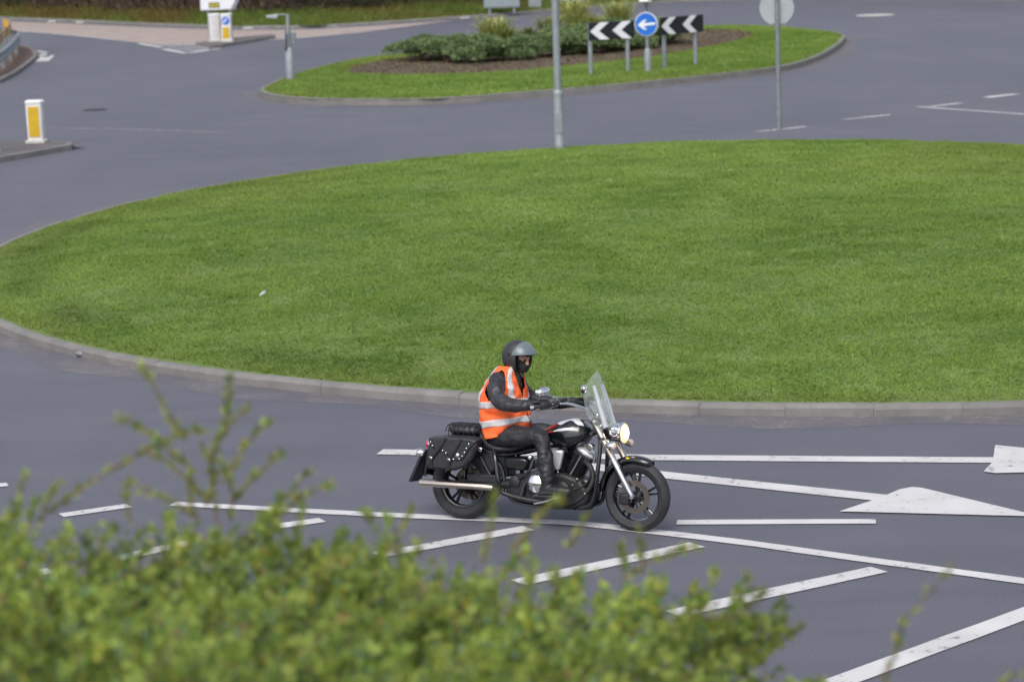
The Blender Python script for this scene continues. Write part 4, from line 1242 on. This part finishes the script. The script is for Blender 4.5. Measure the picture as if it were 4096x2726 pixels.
# fuel tank
def tank(s, ph, off=0.0):
    x = -.06 + .485 * s
    w = lerp_table([(0, .028), (.12, .075), (.35, .135), (.62, .168), (.85, .15), (.95, .115), (1, .06)], s) + off
    zt = lerp_table([(0, .842), (.2, .905), (.45, .957), (.68, .982), (.86, .962), (1, .905)], s) + off
    zb = lerp_table([(0, .80), (.15, .755), (.4, .72), (.65, .71), (.85, .745), (1, .83)], s) - off
    zc, hz = zb + (zt - zb) * .42, None
    cy, sz = math.cos(ph), math.sin(ph)
    e = 2 / 2.5
    y = w * math.copysign(abs(cy) ** e, cy)
    z = zc + ((zt - zc) if sz > 0 else (zc - zb)) * math.copysign(abs(sz) ** e, sz)
    return Vector((x, y, z))
mb = MB(); ns, nph = 30, 36
mb.rings([[tank(i / ns, 2 * math.pi * k / nph) for k in range(nph)] for i in range(ns + 1)])
tk = mb.build('fuel_tank', 'gloss_black', bike, angle=70)
def decal(name, m, fn, off, n=18, mm=5):
    """fn(t) -> (s, phi_low, phi_high); phi in degrees above the tank's side, both sides"""
    for sd in (-1, 1):
        mb = MB(); V = []
        for i in range(n + 1):
            s, a, b = fn(i / n)
            for j in range(mm):
                ph = R(a + (b - a) * j / (mm - 1)); ph = math.pi + -ph if sd < 0 else ph
                V.append(tank(s, ph, off))
        mb.add(V, [(i * mm + j, i * mm + j + 1, (i + 1) * mm + j + 1, (i + 1) * mm + j) for i in range(n) for j in range(mm - 1)])
        mb.build(name, m, tk, angle=80)
decal('red_flame', 'paint_red', lambda t: (.05 + .42 * t, 34 + 14 * t, 34 + 14 * t + 5 + 16 * math.sin(math.pi * min(1, t * 1.05)) * (.7 + .3 * math.sin(t * 17))), .0018)
decal('white_flame_highlight', 'paint_white', lambda t: (.40 + .52 * t, 52 - 8 * math.sin(t * 9), 52 - 8 * math.sin(t * 9) + 4 + 40 * math.sin(math.pi * t) ** .6), .0026)  # upper flame, widened to paint the sky highlight onto the tank top
decal('white_flame_highlight', 'paint_white', lambda t: (.30 + .55 * t, 17 + 4 * t, 17 + 4 * t + 10 * math.sin(math.pi * t) ** .8), .0022)
decal('red_flame', 'paint_red', lambda t: (.14 + .22 * t, 10 + 8 * t, 10 + 8 * t + 1 + 6 * math.sin(math.pi * t)), .0028)
decal('pinstripe', 'brushed', lambda t: (.12 + .70 * t, -38 + 12 * (2 * t - 1) ** 2, -35 + 12 * (2 * t - 1) ** 2), .0022)
MB().lathe([(.045, 0), (.047, .008), (.040, .016), (.02, .018)], (.17, 0, .945), (-.22, 0, 1), 24).build('filler_cap', 'chrome', tk)

# seat and tail
def loft_x(tab, n=20, e=2.6, mname='seat_vinyl', name='seat', parent=bike, k=8):
    rg = []
    xs = [t[0] for t in tab]
    for i in range(k * (len(tab) - 1) + 1):
        u = i / k; j = min(int(u), len(tab) - 2); f = u - j; f = f * f * (3 - 2 * f) * .4 + f * .6
        a, b = tab[j], tab[j + 1]; q = [a[m] + (b[m] - a[m]) * f for m in range(4)]
        ring = []
        for p in range(n):
            ph = 2 * math.pi * p / n; c, s = math.cos(ph), math.sin(ph)
            ring.append((q[0], q[1] * math.copysign(abs(c) ** (2 / e), c), (q[2] + q[3]) / 2 + (q[2] - q[3]) / 2 * math.copysign(abs(s) ** (2 / e), s)))
        rg.append(ring)
    return MB().rings(rg).build(name, mname, parent, angle=60)
st = loft_x([(-.66, .06, .835, .74), (-.62, .13, .83, .68), (-.55, .165, .775, .645), (-.45, .18, .735, .625), (-.30, .17, .735, .645), (-.15, .125, .785, .685), (-.03, .075, .845, .755), (-.0, .05, .845, .78)])
loft_x([(-1.06, .05, .755, .72), (-1.0, .095, .77, .70), (-.85, .12, .78, .69), (-.70, .13, .78, .68), (-.60, .11, .77, .68)], name='pillion_pad')
MB().tube(smooth_path([(-.62, -.125, .70), (-.52, -.178, .655), (-.40, -.182, .635), (-.25, -.165, .655), (-.12, -.12, .70)], 4), .007, 6).build('seat_piping', 'seat_vinyl', st)

# luggage rolled up on the pillion pad, held by a net
roll = empty('luggage_roll', BIKE + Matrix.Rotation(BYAW, 3, 'Z') @ Matrix.Rotation(LEAN, 3, 'X') @ Vector((-.85, 0, .758)), BYAW)
roll.rotation_euler = (LEAN, 0, BYAW)
mb = MB(); rg = []
for i in range(25):
    u = -1 + 2 * i / 24; hx = .168; sc = (1 - abs(u) ** 5) ** .5 * .95 + .05
    ring = []
    for p in range(20):
        ph = 2 * math.pi * p / 20; c, s = math.cos(ph), math.sin(ph)
        ring.append((u * hx, .135 * sc * math.copysign(abs(c) ** .75, c), .052 + .050 * (sc * .7 + .3) * math.copysign(abs(s) ** .8, s) + .004 * math.sin(i * 1.3 + p)))
    rg.append(ring)
mb.rings(rg).build('bag', 'bag_leather', roll, angle=70)
for x in (-.13, -.085, -.035, .02, .075, .125):
    MB().tube(smooth_path([(x, -.142, .0), (x, -.145, .05), (x, -.11, .100), (x, 0, .110), (x, .11, .100), (x, .145, .05), (x, .142, 0)], 4), .0045, 6).build('net_cord', 'satin_black', roll)
for y in (-.11, -.04, .04, .11):
    z = .105 if abs(y) < .1 else .098
    MB().tube(smooth_path([(-.178, y, .03), (-.14, y, z), (0, y, z + .006), (.14, y, z), (.178, y, .03)], 4), .0045, 6).build('net_cord', 'satin_black', roll)
tag(roll, 'black rolled luggage bag under a cord net behind the rider', 'bag')

# saddlebags
BAG = [(-1.045, .765), (-.86, .782), (-.64, .783), (-.565, .765), (-.575, .70), (-.62, .61), (-.70, .525), (-.80, .488), (-1.06, .488), (-1.105, .525)]
for s in (-1, 1):
    fn = lambda u, v, hh, s=s: (u, s * hh, v)
    bg_ = MB().prism(BAG, fn, .175, .300).build('saddlebag', 'bag_leather', bike, bevel=.028, angle=50)
    FL = [(-1.050, .775), (-.86, .793), (-.64, .794), (-.560, .775), (-.635, .70), (-.70, .605), (-.775, .580), (-.835, .615), (-.90, .655), (-1.0, .685), (-1.04, .72)]
    MB().prism(FL, fn, .170, .312).build('flap', 'bag_leather', bg_, bevel=.012, angle=50)
    for x, z in [(-1.02, .745), (-1.005, .712), (-.935, .688), (-.903, .672), (-.872, .652), (-.80, .600), (-.742, .606), (-.711, .634), (-.687, .668), (-.665, .706), (-.640, .748)]:
        MB().lathe([(.0075, 0), (.006, .005), (.002, .007)], (x, s * .312, z), (0, s, 0), 8).build('stud', 'chrome', bg_)
    MB().lathe([(.022, 0), (.020, .006), (.010, .012), (.003, .014)], (-.757, s * .312, .640), (0, s, 0), 16).build('concho', 'chrome', bg_)
    for pts in ([(-.87, s * .318, .788), (-.935, s * .320, .70), (-1.022, s * .312, .59), (-1.035, s * .306, .50)], [(-.715, s * .318, .788), (-.785, s * .320, .68), (-.845, s * .312, .57), (-.862, s * .306, .495)]):
        MB().tube(smooth_path(pts, 4), .016, 8, flat=.28, ref=(0, 1, 0)).build('strap', 'seat_vinyl', bg_)
    for x, z in ((-1.022, .602), (-.842, .595)):
        MB().box((x, s * .322, z), (.030, .008, .020), Matrix.Rotation(R(25), 3, 'Y')).build('buckle', 'chrome', bg_, bevel=.003)
    MB().box((-.575, s * .235, .690), (.055, .02, .035), Matrix.Rotation(R(15), 3, 'Y')).build('seat_hinge', 'chrome', bike, bevel=.006)
    # rail that keeps the bag off the wheel
    MB().tube(smooth_path([(-.445, s * .20, .68), (-.415, s * .245, .62), (-.395, s * .26, .50), (-.385, s * .26, .38), (-.41, s * .24, .29), (-.48, s * .20, .26)], 5), .022, 12).build('bag_guard', 'gloss_black', bike)
    # swingarm, shock and rear footpeg
    MB().tube([(-.33, s * .125, .36), (-.60, s * .130, .345), (-.85, s * .125, .322)], [.030, .028, .026], 10, flat=1.3).build('swingarm', 'satin_black', bike)
    MB().tube([(-.60, s * .16, .60), (-.50, s * .16, .42)], .013, 8).build('strut', 'engine_black', bike)
    i = MB().lathe([(.006, -.055), (.022, -.045), (.034, -.015), (.036, .015), (.030, .025)], (-1.188, s * .205, .618), (-1, 0, 0), 20).build('indicator', 'chrome', bike)
    MB().lathe([(.031, .022), (.026, .038), (.010, .046)], (-1.188, s * .205, .618), (-1, 0, 0), 16).build('lens', 'lens_pale', i)
    MB().tube([(-1.13, s * .06, .625), (-1.15, s * .13, .625), (-1.165, s * .19, .628)], .010, 8).build('stalk', 'satin_black', i)
# tail lamp and number plate hanger
tl = MB().ellipsoid((-1.185, 0, .668), (.035, .075, .042), 20, 12).build('tail_lamp', 'lens_red', bike)
MB().ellipsoid((-1.160, 0, .672), (.040, .082, .046), 20, 12).build('tail_lamp_shell', 'chrome', bike)
MB().prism([(-1.205, .60), (-1.235, .60), (-1.375, .315), (-1.345, .315)], lambda u, v, hh: (u, hh, v), -.10, .10).build('plate_hanger', 'satin_black', bike, bevel=.006)
MB().prism([(-1.306, .455), (-1.309, .455), (-1.374, .32), (-1.371, .32)], lambda u, v, hh: (u, hh, v), -.095, .095).build('number_plate', 'satin_black', bike, smooth=False)
MB().box((-1.255, -.0, .535), (.03, .04, .03)).build('plate_lamp', 'satin_black', bike, bevel=.006)

# exhaust
ex = MB().tube([(-1.175, -.245, .352), (-1.165, -.245, .352), (-.55, -.235, .352), (-.46, -.225, .345)], [.030, .033, .033, .028], 20).build('silencer', 'warm_steel', bike)
MB().lathe([(.025, 0), (.025, .10)], (-1.176, -.245, .352), (1, 0, 0), 16).build('silencer_mouth', 'satin_black', ex)
MB().tube(smooth_path([(-.46, -.225, .345), (-.30, -.20, .28), (-.05, -.17, .235), (.18, -.16, .225), (.34, -.15, .27), (.46, -.12, .42), (.44, -.09, .56), (.38, -.08, .60)], 5), .024, 12).build('exhaust_pipe', 'engine_black', bike)
MB().tube(smooth_path([(-.20, -.19, .28), (-.16, -.17, .40), (-.02, -.13, .52), (.06, -.09, .58)], 5), .022, 12).build('exhaust_pipe', 'engine_black', bike)

# frame
for s in (-1, 1):
    MB().tube(smooth_path([(.50, s * .03, .90), (.535, s * .07, .78), (.515, s * .10, .55), (.475, s * .11, .32), (.40, s * .12, .215), (.10, s * .13, .185), (-.25, s * .13, .20), (-.38, s * .12, .30), (-.42, s * .11, .50), (-.55, s * .12, .66)], 5), .019, 10).build('frame_tube', 'gloss_black', bike)
    MB().tube(smooth_path([(.48, s * .03, .88), (.25, s * .06, .76), (-.05, s * .08, .70), (-.35, s * .12, .63), (-.62, s * .13, .66), (-.95, s * .14, .66)], 5), .018, 10).build('frame_tube', 'gloss_black', bike)
    # footboard, lever
    fb = MB().prism([(-.03, -.055), (.24, -.055), (.28, -.02), (.28, .03), (.24, .055), (-.03, .055)], lambda u, v, hh, s=s: (.02 + u, s * .31 + v, .318 + .05 * u + hh), 0, .018).build('footboard', 'rubber', bike, bevel=.006)
    MB().tube([(.02, s * .26, .315), (.10, s * .15, .30)], .013, 8).build('bracket', 'engine_black', fb)
    MB().tube([(.22, s * .26, .325), (.20, s * .15, .30)], .013, 8).build('bracket', 'engine_black', fb)
MB().tube([(.47, 0, 1.0), (.545, 0, .85)], .036, 14).build('steering_head', 'satin_black', bike)
MB().tube(smooth_path([(.01, -.37, .262), (.12, -.37, .29), (.24, -.355, .335), (.29, -.33, .35)], 4), [.008, .008], 8).build('brake_pedal', 'brushed', bike)
MB().box((-.58, -.150, .405), (.34, .02, .075)).build('belt_guard', 'satin_black', bike, bevel=.012)
MB().lathe([(.15, 0), (.15, .03), (.13, .035)], (-.8425 + .02, .09, .322), (0, 1, 0), 32).build('drive_pulley', 'engine_black', bike)
MB().prism([(-.66, .67), (-.50, .66), (-.46, .50), (-.52, .44), (-.60, .50), (-.70, .60)], lambda u, v, hh: (u, hh, v), -.14, .14).build('inner_mudguard', 'satin_black', bike, bevel=.02)
for x, z, q in ((.335, .455, .016), (.405, .33, .014), (.305, .245, .013), (.10, .275, .012), (-.20, .33, .014), (-.16, .46, .012), (.29, .40, .011), (.02, .50, .012), (.42, .44, .018)):
    MB().lathe([(q, 0), (q * .9, .012), (q * .4, .016)], (x, -.155, z), (0, -1, 0), 10).build('bolt', 'disc_steel', bike)
for k in range(6):
    MB().box((.385 + .004 * k, 0, .30 + .026 * k), (.13, .22, .006)).build('oil_cooler_fin', 'engine_black', bike)
MB().tube(smooth_path([(.40, -.12, .62), (.46, -.14, .52), (.42, -.15, .42), (.30, -.16, .36)], 4), .009, 8).build('hose', 'engine_black', bike)
MB().tube(smooth_path([(-.10, -.13, .60), (-.13, -.16, .50), (-.24, -.16, .42), (-.33, -.15, .36)], 4), .015, 8).build('hose', 'satin_black', bike)
# engine
cc = MB().prism([(-.36, .30), (-.30, .21), (.30, .175), (.42, .24), (.44, .34), (.36, .45), (.20, .50), (-.10, .50), (-.30, .46)], lambda u, v, hh: (u, hh, v), -.155, .155).build('crankcase', 'engine_black', bike, bevel=.03)
MB().lathe([(.088, 0), (.088, .012), (.080, .028), (.055, .040), (.02, .046)], (-.055, -.165, .400), (0, -1, 0), 32).build('clutch_cover', 'chrome', cc)
MB().lathe([(.125, 0), (.120, .02), (.10, .03)], (-.045, -.150, .39), (0, -1, 0), 32).build('side_cover', 'engine_black', cc)
MB().lathe([(.075, 0), (.070, .025), (.05, .035)], (.19, -.150, .36), (0, -1, 0), 28).build('generator_cover', 'engine_black', cc)
MB().lathe([(.055, 0), (.05, .02), (.02, .03)], (-.27, -.150, .40), (0, -1, 0), 24).build('pivot_cover', 'satin_black', cc)
MB().box((.20, 0, .19), (.36, .20, .05)).build('sump', 'engine_black', cc, bevel=.02)
for base, tip in (((.14, .46), (.055, .705)), ((.235, .46), (.375, .690))):
    b0 = Vector((base[0], 0, base[1])); d = Vector((tip[0] - base[0], 0, tip[1] - base[1])); Lc = d.length; d.normalize()
    rot = d.to_track_quat('Z', 'Y').to_matrix()
    cy = MB().tube([b0, b0 + d * Lc * .78], .062, 20).build('cylinder', 'engine_black', bike)
    for k in range(9):
        MB().lathe([(.084, -.003), (.088, 0), (.084, .003)], b0 + d * (.03 + k * .0185), d, 24).build('fin', 'engine_black', cy)
    MB().box(b0 + d * (Lc * .84), (.135, .185, .06), rot).build('cylinder_head', 'engine_black', cy, bevel=.015)
    MB().ellipsoid(b0 + d * (Lc * .97), (.084, .125, .042), 20, 10, rot).build('rocker_cover', 'silver_paint', cy)
    MB().tube([b0 + d * .02 + Vector((0, -.10, 0)), b0 + d * (Lc * .85) + Vector((0, -.098, 0))], .008, 8).build('pushrod_tube', 'brushed', cy)
MB().prism([(.060, .703), (.212, .703), (.200, .655), (.165, .525), (.128, .525), (.085, .64)], lambda u, v, hh: (u, -hh, v), .115, .165).build('intake_cover', 'silver_paint', bike, bevel=.014)
MB().prism([(-.37, .615), (-.16, .625), (-.13, .585), (-.17, .50), (-.33, .50), (-.39, .54)], lambda u, v, hh: (u, hh, v), -.165, .165).build('side_panel', 'gloss_black', bike, bevel=.025)
MB().box((-.44, 0, .52), (.14, .20, .20)).build('battery_box', 'satin_black', bike, bevel=.02)
MB().tube([(.50, -.085, .70), (.47, -.09, .60)], .012, 8).build('hose', 'brushed', bike)
MB().lathe([(.030, 0), (.030, .05), (.02, .06)], (.46, -.09, .745), (0, -1, 0), 16).build('horn', 'chrome', bike)
MB().lathe([(.020, 0), (.018, .02), (.006, .028)], (-.115, -.15, .625), (0, -1, 0), 14).build('ignition_cap', 'chrome', bike)
# ------------------------------------------------------------------ rider (same axes as the motorcycle)
person = empty('person', BIKE, BYAW)
person.rotation_euler = (LEAN, 0, BYAW)
tag(person, 'rider in orange hi-vis vest, black jacket and open-face helmet astride the motorcycle', 'person')
HC = Vector((-.262, 0, 1.495)); HY = R(-14)
_Mh = Matrix.Translation(HC) @ Matrix.Rotation(HY, 4, 'Z') @ Matrix.Rotation(R(4), 4, 'Y') @ Matrix.Translation(-HC)
def headx(p): return _Mh @ Vector(p)

def remesh(mb, name, voxel, smooth_it, mats, assign, parent):
    me = mb.mesh(name + '_source')
    o = bpy.data.objects.new(name, me); COL.objects.link(o)
    r = o.modifiers.new('r', 'REMESH'); r.mode = 'VOXEL'; r.voxel_size = voxel
    if smooth_it:
        s = o.modifiers.new('s', 'SMOOTH'); s.factor = .5; s.iterations = smooth_it
    dg = bpy.context.evaluated_depsgraph_get()
    new = bpy.data.meshes.new_from_object(o.evaluated_get(dg))
    o.modifiers.clear(); o.data = new; new.name = name
    bpy.data.meshes.remove(me)
    new.materials.clear()
    for m in mats: new.materials.append(MATS[m])
    if assign:
        for p in new.polygons: p.material_index = assign(p.center)
    new.shade_smooth()
    o.parent = parent
    return o
def tring(z, cx, a, b, n=24, y0=0):
    return [(cx + a * math.cos(2 * math.pi * k / n), y0 + b * math.sin(2 * math.pi * k / n), z) for k in range(n)]
def limb(mb, pts, rad, n=14):
    P = smooth_path(pts, 5); m = len(pts) - 1
    rr = []
    for i in range(len(P)):
        u = i / 5; j = min(int(u), m - 1); f = u - j; rr.append(rad[j] + (rad[j + 1] - rad[j]) * f)
    mb.tube(P, rr, n)
    mb.ellipsoid(P[0], (rr[0],) * 3, 12, 8); mb.ellipsoid(P[-1], (rr[-1],) * 3, 12, 8)
bd = MB()
bd.rings([tring(*q) for q in [(.70, -.44, .13, .16), (.76, -.44, .165, .185), (.84, -.43, .165, .185), (.95, -.42, .155, .175), (1.08, -.425, .155, .185), (1.20, -.415, .15, .20), (1.29, -.395, .13, .205), (1.35, -.38, .10, .17), (1.40, -.36, .075, .09)]])
bd.tube([(-.375, 0, 1.34), (-.345, 0, 1.40), (-.315, 0, 1.47)], [.085, .070, .065], 16)
hd = MB(headx)
hd.ellipsoid((-0.262, 0, 1.515), (.098, .078, .115), 20, 14)
hd.ellipsoid((-0.212, 0, 1.425), (.055, .055, .055), 16, 10)       # jaw and chin
hd.ellipsoid((-0.169, 0, 1.462), (.026, .014, .026), 10, 8)        # nose
hd.ellipsoid((-0.182, 0, 1.505), (.024, .055, .014), 12, 8)        # brow
bd.add([headx(p) for p in hd.v], hd.f)
for s in (-1, 1):
    limb(bd, [(-.395, s * .175, 1.300), (-.385, s * .245, 1.262), (-.335, s * .320, 1.185), (-.235, s * .365, 1.140), (-.08, s * .392, 1.138), barx(Vector((.045, s * .405, 1.150)))], [.085, .083, .074, .070, .058, .046])
    limb(bd, [(-.43, s * .105, .80), (-.25, s * .180, .815), (-.05, s * .238, .842), (.035, s * .258, .835), (.075, s * .272, .74), (.095, s * .285, .62), (.115, s * .298, .47)], [.112, .104, .086, .080, .070, .073, .060])
def body_mat(c):
    zz = (c.z + .156 * max(0, abs(c.y) - .10)) / .984
    c = Vector((c.x + .0725 * zz, c.y, zz))
    if c.z > 1.40:
        q = _Mh.inverted() @ c
        if q.x > -.212 and 1.488 < q.z < 1.525: return 2
        if q.x > -.177 and 1.450 < q.z < 1.485 and abs(q.y) < .02: return 2
        return 3
    if c.z < .90 and (c.z < .86 or c.x > -.2): return 1
    return 0
body = remesh(bd, 'body', .0115, 3, ['jacket', 'trousers', 'skin', 'mask'], body_mat, person)
for s in (-1, 1):
    MB(headx).ellipsoid((-.170, s * .030, 1.497), (.008, .012, .007), 10, 8).build('eye', 'mask', body)

# sleeves and trousers get a few soft creases
for v in body.data.vertices:
    p = v.co
    if p.z < 1.36:
        q = Vector((p.x * 9, p.y * 9, p.z * 14))
        k = (.011 * (mnoise.noise(q) - .1) + .005 * mnoise.noise(q * 2.6)) * (.35 if p.x < -.25 and p.z < 1.0 else 1)
        v.co = p + v.normal * k

# boots
for s in (-1, 1):
    b = MB()
    limb(b, [(.115, s * .298, .53), (.112, s * .300, .44), (.105, s * .305, .395)], [.058, .050, .046])
    limb(b, [(.075, s * .306, .378), (.16, s * .315, .385), (.25, s * .325, .384), (.325, s * .330, .386)], [.038, .044, .043, .032])
    b.prism([(.038, -.036), (.20, -.045), (.32, -.044), (.362, -.015), (.362, .02), (.32, .046), (.20, .045), (.038, .036)], lambda u, v, hh, s=s: (u, s * .318 + v + .0 * u, .338 + hh + .045 * (u - .03)), 0, .022)
    remesh(b, 'boot', .008, 2, ['boot'], None, person)

# gloves closed round the grips
for s in (-1, 1):
    g = MB()
    c = barx(Vector((.150, s * .385, 1.150))); ga = Vector((.09, -s * -.085 * -1, .01)).normalized()
    ga = Vector((.72, -s * .69, .05)).normalized() * 1.0
    fw = Vector((.69, s * .72, 0)).normalized(); up = Vector((0, 0, 1))
    wrist = barx(Vector((.045, s * .405, 1.152)))
    g.tube([wrist - Vector((.03, 0, 0)), wrist + Vector((.02, 0, .002))], [.050, .044], 14)
    for i, off in enumerate((-.034, -.011, .012, .034)):
        lf = (.90, 1.0, .98, .82)[i]
        kn = c + ga * off + up * .034 - fw * .012
        g.tube([wrist + ga * off * .5 + up * .006, (wrist + kn) / 2 + ga * off * .3 + up * .012, kn], [.022, .019, .015], 10)
        g.tube(smooth_path([kn, c + ga * off + up * .026 + fw * .026 * lf, c + ga * off - up * .006 + fw * .034 * lf, c + ga * off - up * .030 + fw * .010 * lf, c + ga * off - up * .030 - fw * .008], 3), [.0145, .0105], 8)
    g.tube(smooth_path([wrist + ga * .03 - up * .010, c + ga * .040 - fw * .030 - up * .012, c + ga * .056 - up * .028 + fw * .004, c + ga * .058 - up * .020 + fw * .024], 3), [.018, .0115], 8)
    remesh(g, 'glove', .0055, 2, ['glove'], None, person)

# hi-vis vest
VR = [(0.0, -.40, .205, .240), (.16, -.405, .212, .240), (.33, -.425, .212, .232), (.50, -.435, .205, .240), (.64, -.425, .188, .240), (.78, -.405, .162, .232), (.88, -.385, .130, .205), (.95, -.372, .105, .155), (1.0, -.358, .092, .105)]
def vest(th, v, off=0.0):
    cx = lerp_table([(q[0], q[1]) for q in VR], v); a = lerp_table([(q[0], q[2]) for q in VR], v) + off; b = lerp_table([(q[0], q[3]) for q in VR], v) + off
    hem = .795 + .052 * math.cos(th) - .012 * math.cos(2 * th)
    z = hem + (1.425 - hem) * v + off * (1.0 if v > .9 else 0)
    wr = .007 * math.sin(6 * th + 9 * v + 2 * math.sin(3 * v * 6)) + .006 * math.sin(17 * v + 4 * math.sin(2 * th)) + .003 * math.sin(11 * th - 23 * v)
    wr += .010 * mnoise.noise(Vector((3.2 * math.cos(th), 3.2 * math.sin(th), v * 9)))
    wr *= 1.3 * (1 - v) ** .5
    c, s = math.cos(th), math.sin(th); e = .88
    return Vector((cx + (a + wr) * math.copysign(abs(c) ** e, c), (b + wr) * math.copysign(abs(s) ** e, s), z))
NT, NV = 120, 64
def vest_open(th, v):
    t = (th + math.pi) % (2 * math.pi) - math.pi
    if v > .52 and abs(t) < (v - .52) * 1.15: return True                                   # neck opening
    aa = abs(abs(t) - 1.50)
    return (aa / .52) ** 2 + ((v - .735) / .215) ** 2 < 1                                   # arm holes
def vest_patch(name, m, off, keep, parent, solid=.003):
    V = [vest(2 * math.pi * i / NT, j / NV, off) for j in range(NV + 1) for i in range(NT)]
    F = []
    for j in range(NV):
        for i in range(NT):
            th, v = 2 * math.pi * (i + .5) / NT, (j + .5) / NV
            if keep(th, v):
                k = (i + 1) % NT; F.append((j * NT + i, j * NT + k, (j + 1) * NT + k, (j + 1) * NT + i))
    used = sorted({q for f in F for q in f}); mp = {q: n for n, q in enumerate(used)}
    return MB().add([V[q] for q in used], [tuple(mp[q] for q in f) for f in F]).build(name, m, parent, angle=80, solid=solid)
vs = vest_patch('vest', 'hi_vis', 0.0, lambda th, v: not vest_open(th, v), person)
vest_patch('reflective_band', 'reflective', .0045, lambda th, v: .155 < v < .245 and not vest_open(th, v), vs, .0015)
vest_patch('reflective_band', 'reflective', .0045, lambda th, v: .425 < v < .515 and not vest_open(th, v), vs, .0015)
def strap_keep(th, v, s, lo, hi, c0):
    t = (th + math.pi) % (2 * math.pi) - math.pi
    w = .13 + .10 * max(0, v - .6)
    return lo < v < hi and abs(t * s - c0 - .35 * (v - .5) * (1 if c0 < 1.5 else -1)) < w and not vest_open(th, v)
for s in (-1, 1):
    vest_patch('shoulder_band', 'reflective', .0050, lambda th, v, s=s: strap_keep(th, v, s, .515, .985, .66), vs, .0015)
    vest_patch('shoulder_band', 'reflective', .0050, lambda th, v, s=s: strap_keep(th, v, s, .515, .985, 2.45), vs, .0015)
zp = [vest(0.0, k / 40, .004) for k in range(0, 21)]
MB().tube(zp, .006, 6).build('zip', 'trousers', vs)

# helmet
def hpt(az, el, r, c=HC + Vector((-.012, 0, .012))):
    return headx(c + Vector((r[0] * math.cos(el) * math.cos(az), r[1] * math.cos(el) * math.sin(az), r[2] * math.sin(el))))
def shell(name, m, r, keep, c, parent, solid, na=72, ne=40, e0=-48, e1=90):
    V = []; F = []
    for j in range(ne + 1):
        el = R(e0 + (e1 - .5 - e0) * j / ne)
        for i in range(na):
            V.append(hpt(2 * math.pi * i / na, el, r, c))
    for j in range(ne):
        for i in range(na):
            az = math.degrees(2 * math.pi * (i + .5) / na); az = az - 360 if az > 180 else az
            el = e0 + (e1 - e0) * (j + .5) / ne
            if keep(az, el):
                k = (i + 1) % na; F.append((j * na + i, j * na + k, (j + 1) * na + k, (j + 1) * na + i))
    used = sorted({q for f in F for q in f}); mp = {q: n for n, q in enumerate(used)}
    return MB().add([V[q] for q in used], [tuple(mp[q] for q in f) for f in F]).build(name, m, parent, angle=70, solid=solid)
hc = HC + Vector((-.012, 0, .012))
hm = shell('helmet', 'helmet', (.146, .126, .150), lambda az, el: not (abs(az) < 67 and el < 14) and not (el < -40 and abs(az) > 150), hc, person, .018)
VRD = (.182, .140, .158)
def visor_keep(az, el):
    x = math.cos(R(el)) * math.cos(R(az)) * VRD[0]; z = math.sin(R(el)) * VRD[2]
    return x > .012 + .06 * z / .15 and z > .018 + .10 * x
vz = shell('visor', 'visor_smoke', VRD, visor_keep, hc + Vector((.004, 0, .006)), hm, .003, 120, 80, 0, 90)
for s in (-1, 1):
    MB().lathe([(.022, 0), (.020, .008), (.012, .012)], hpt(R(s * 88), R(16), (.148, .134, .15), hc), Vector((0, s, 0)), 16).build('visor_pivot', 'satin_black', hm)
    MB().box(hpt(R(s * 86), R(-32), (.148, .128, .15), hc), (.02, .012, .024)).build('strap_stud', 'brushed', hm, bevel=.003)
MB().tube([hpt(R(a), R(14), (.152, .131, .152), hc) for a in range(-66, 67, 6)], .007, 8).build('brow_trim', 'satin_black', hm)

MB.post = None
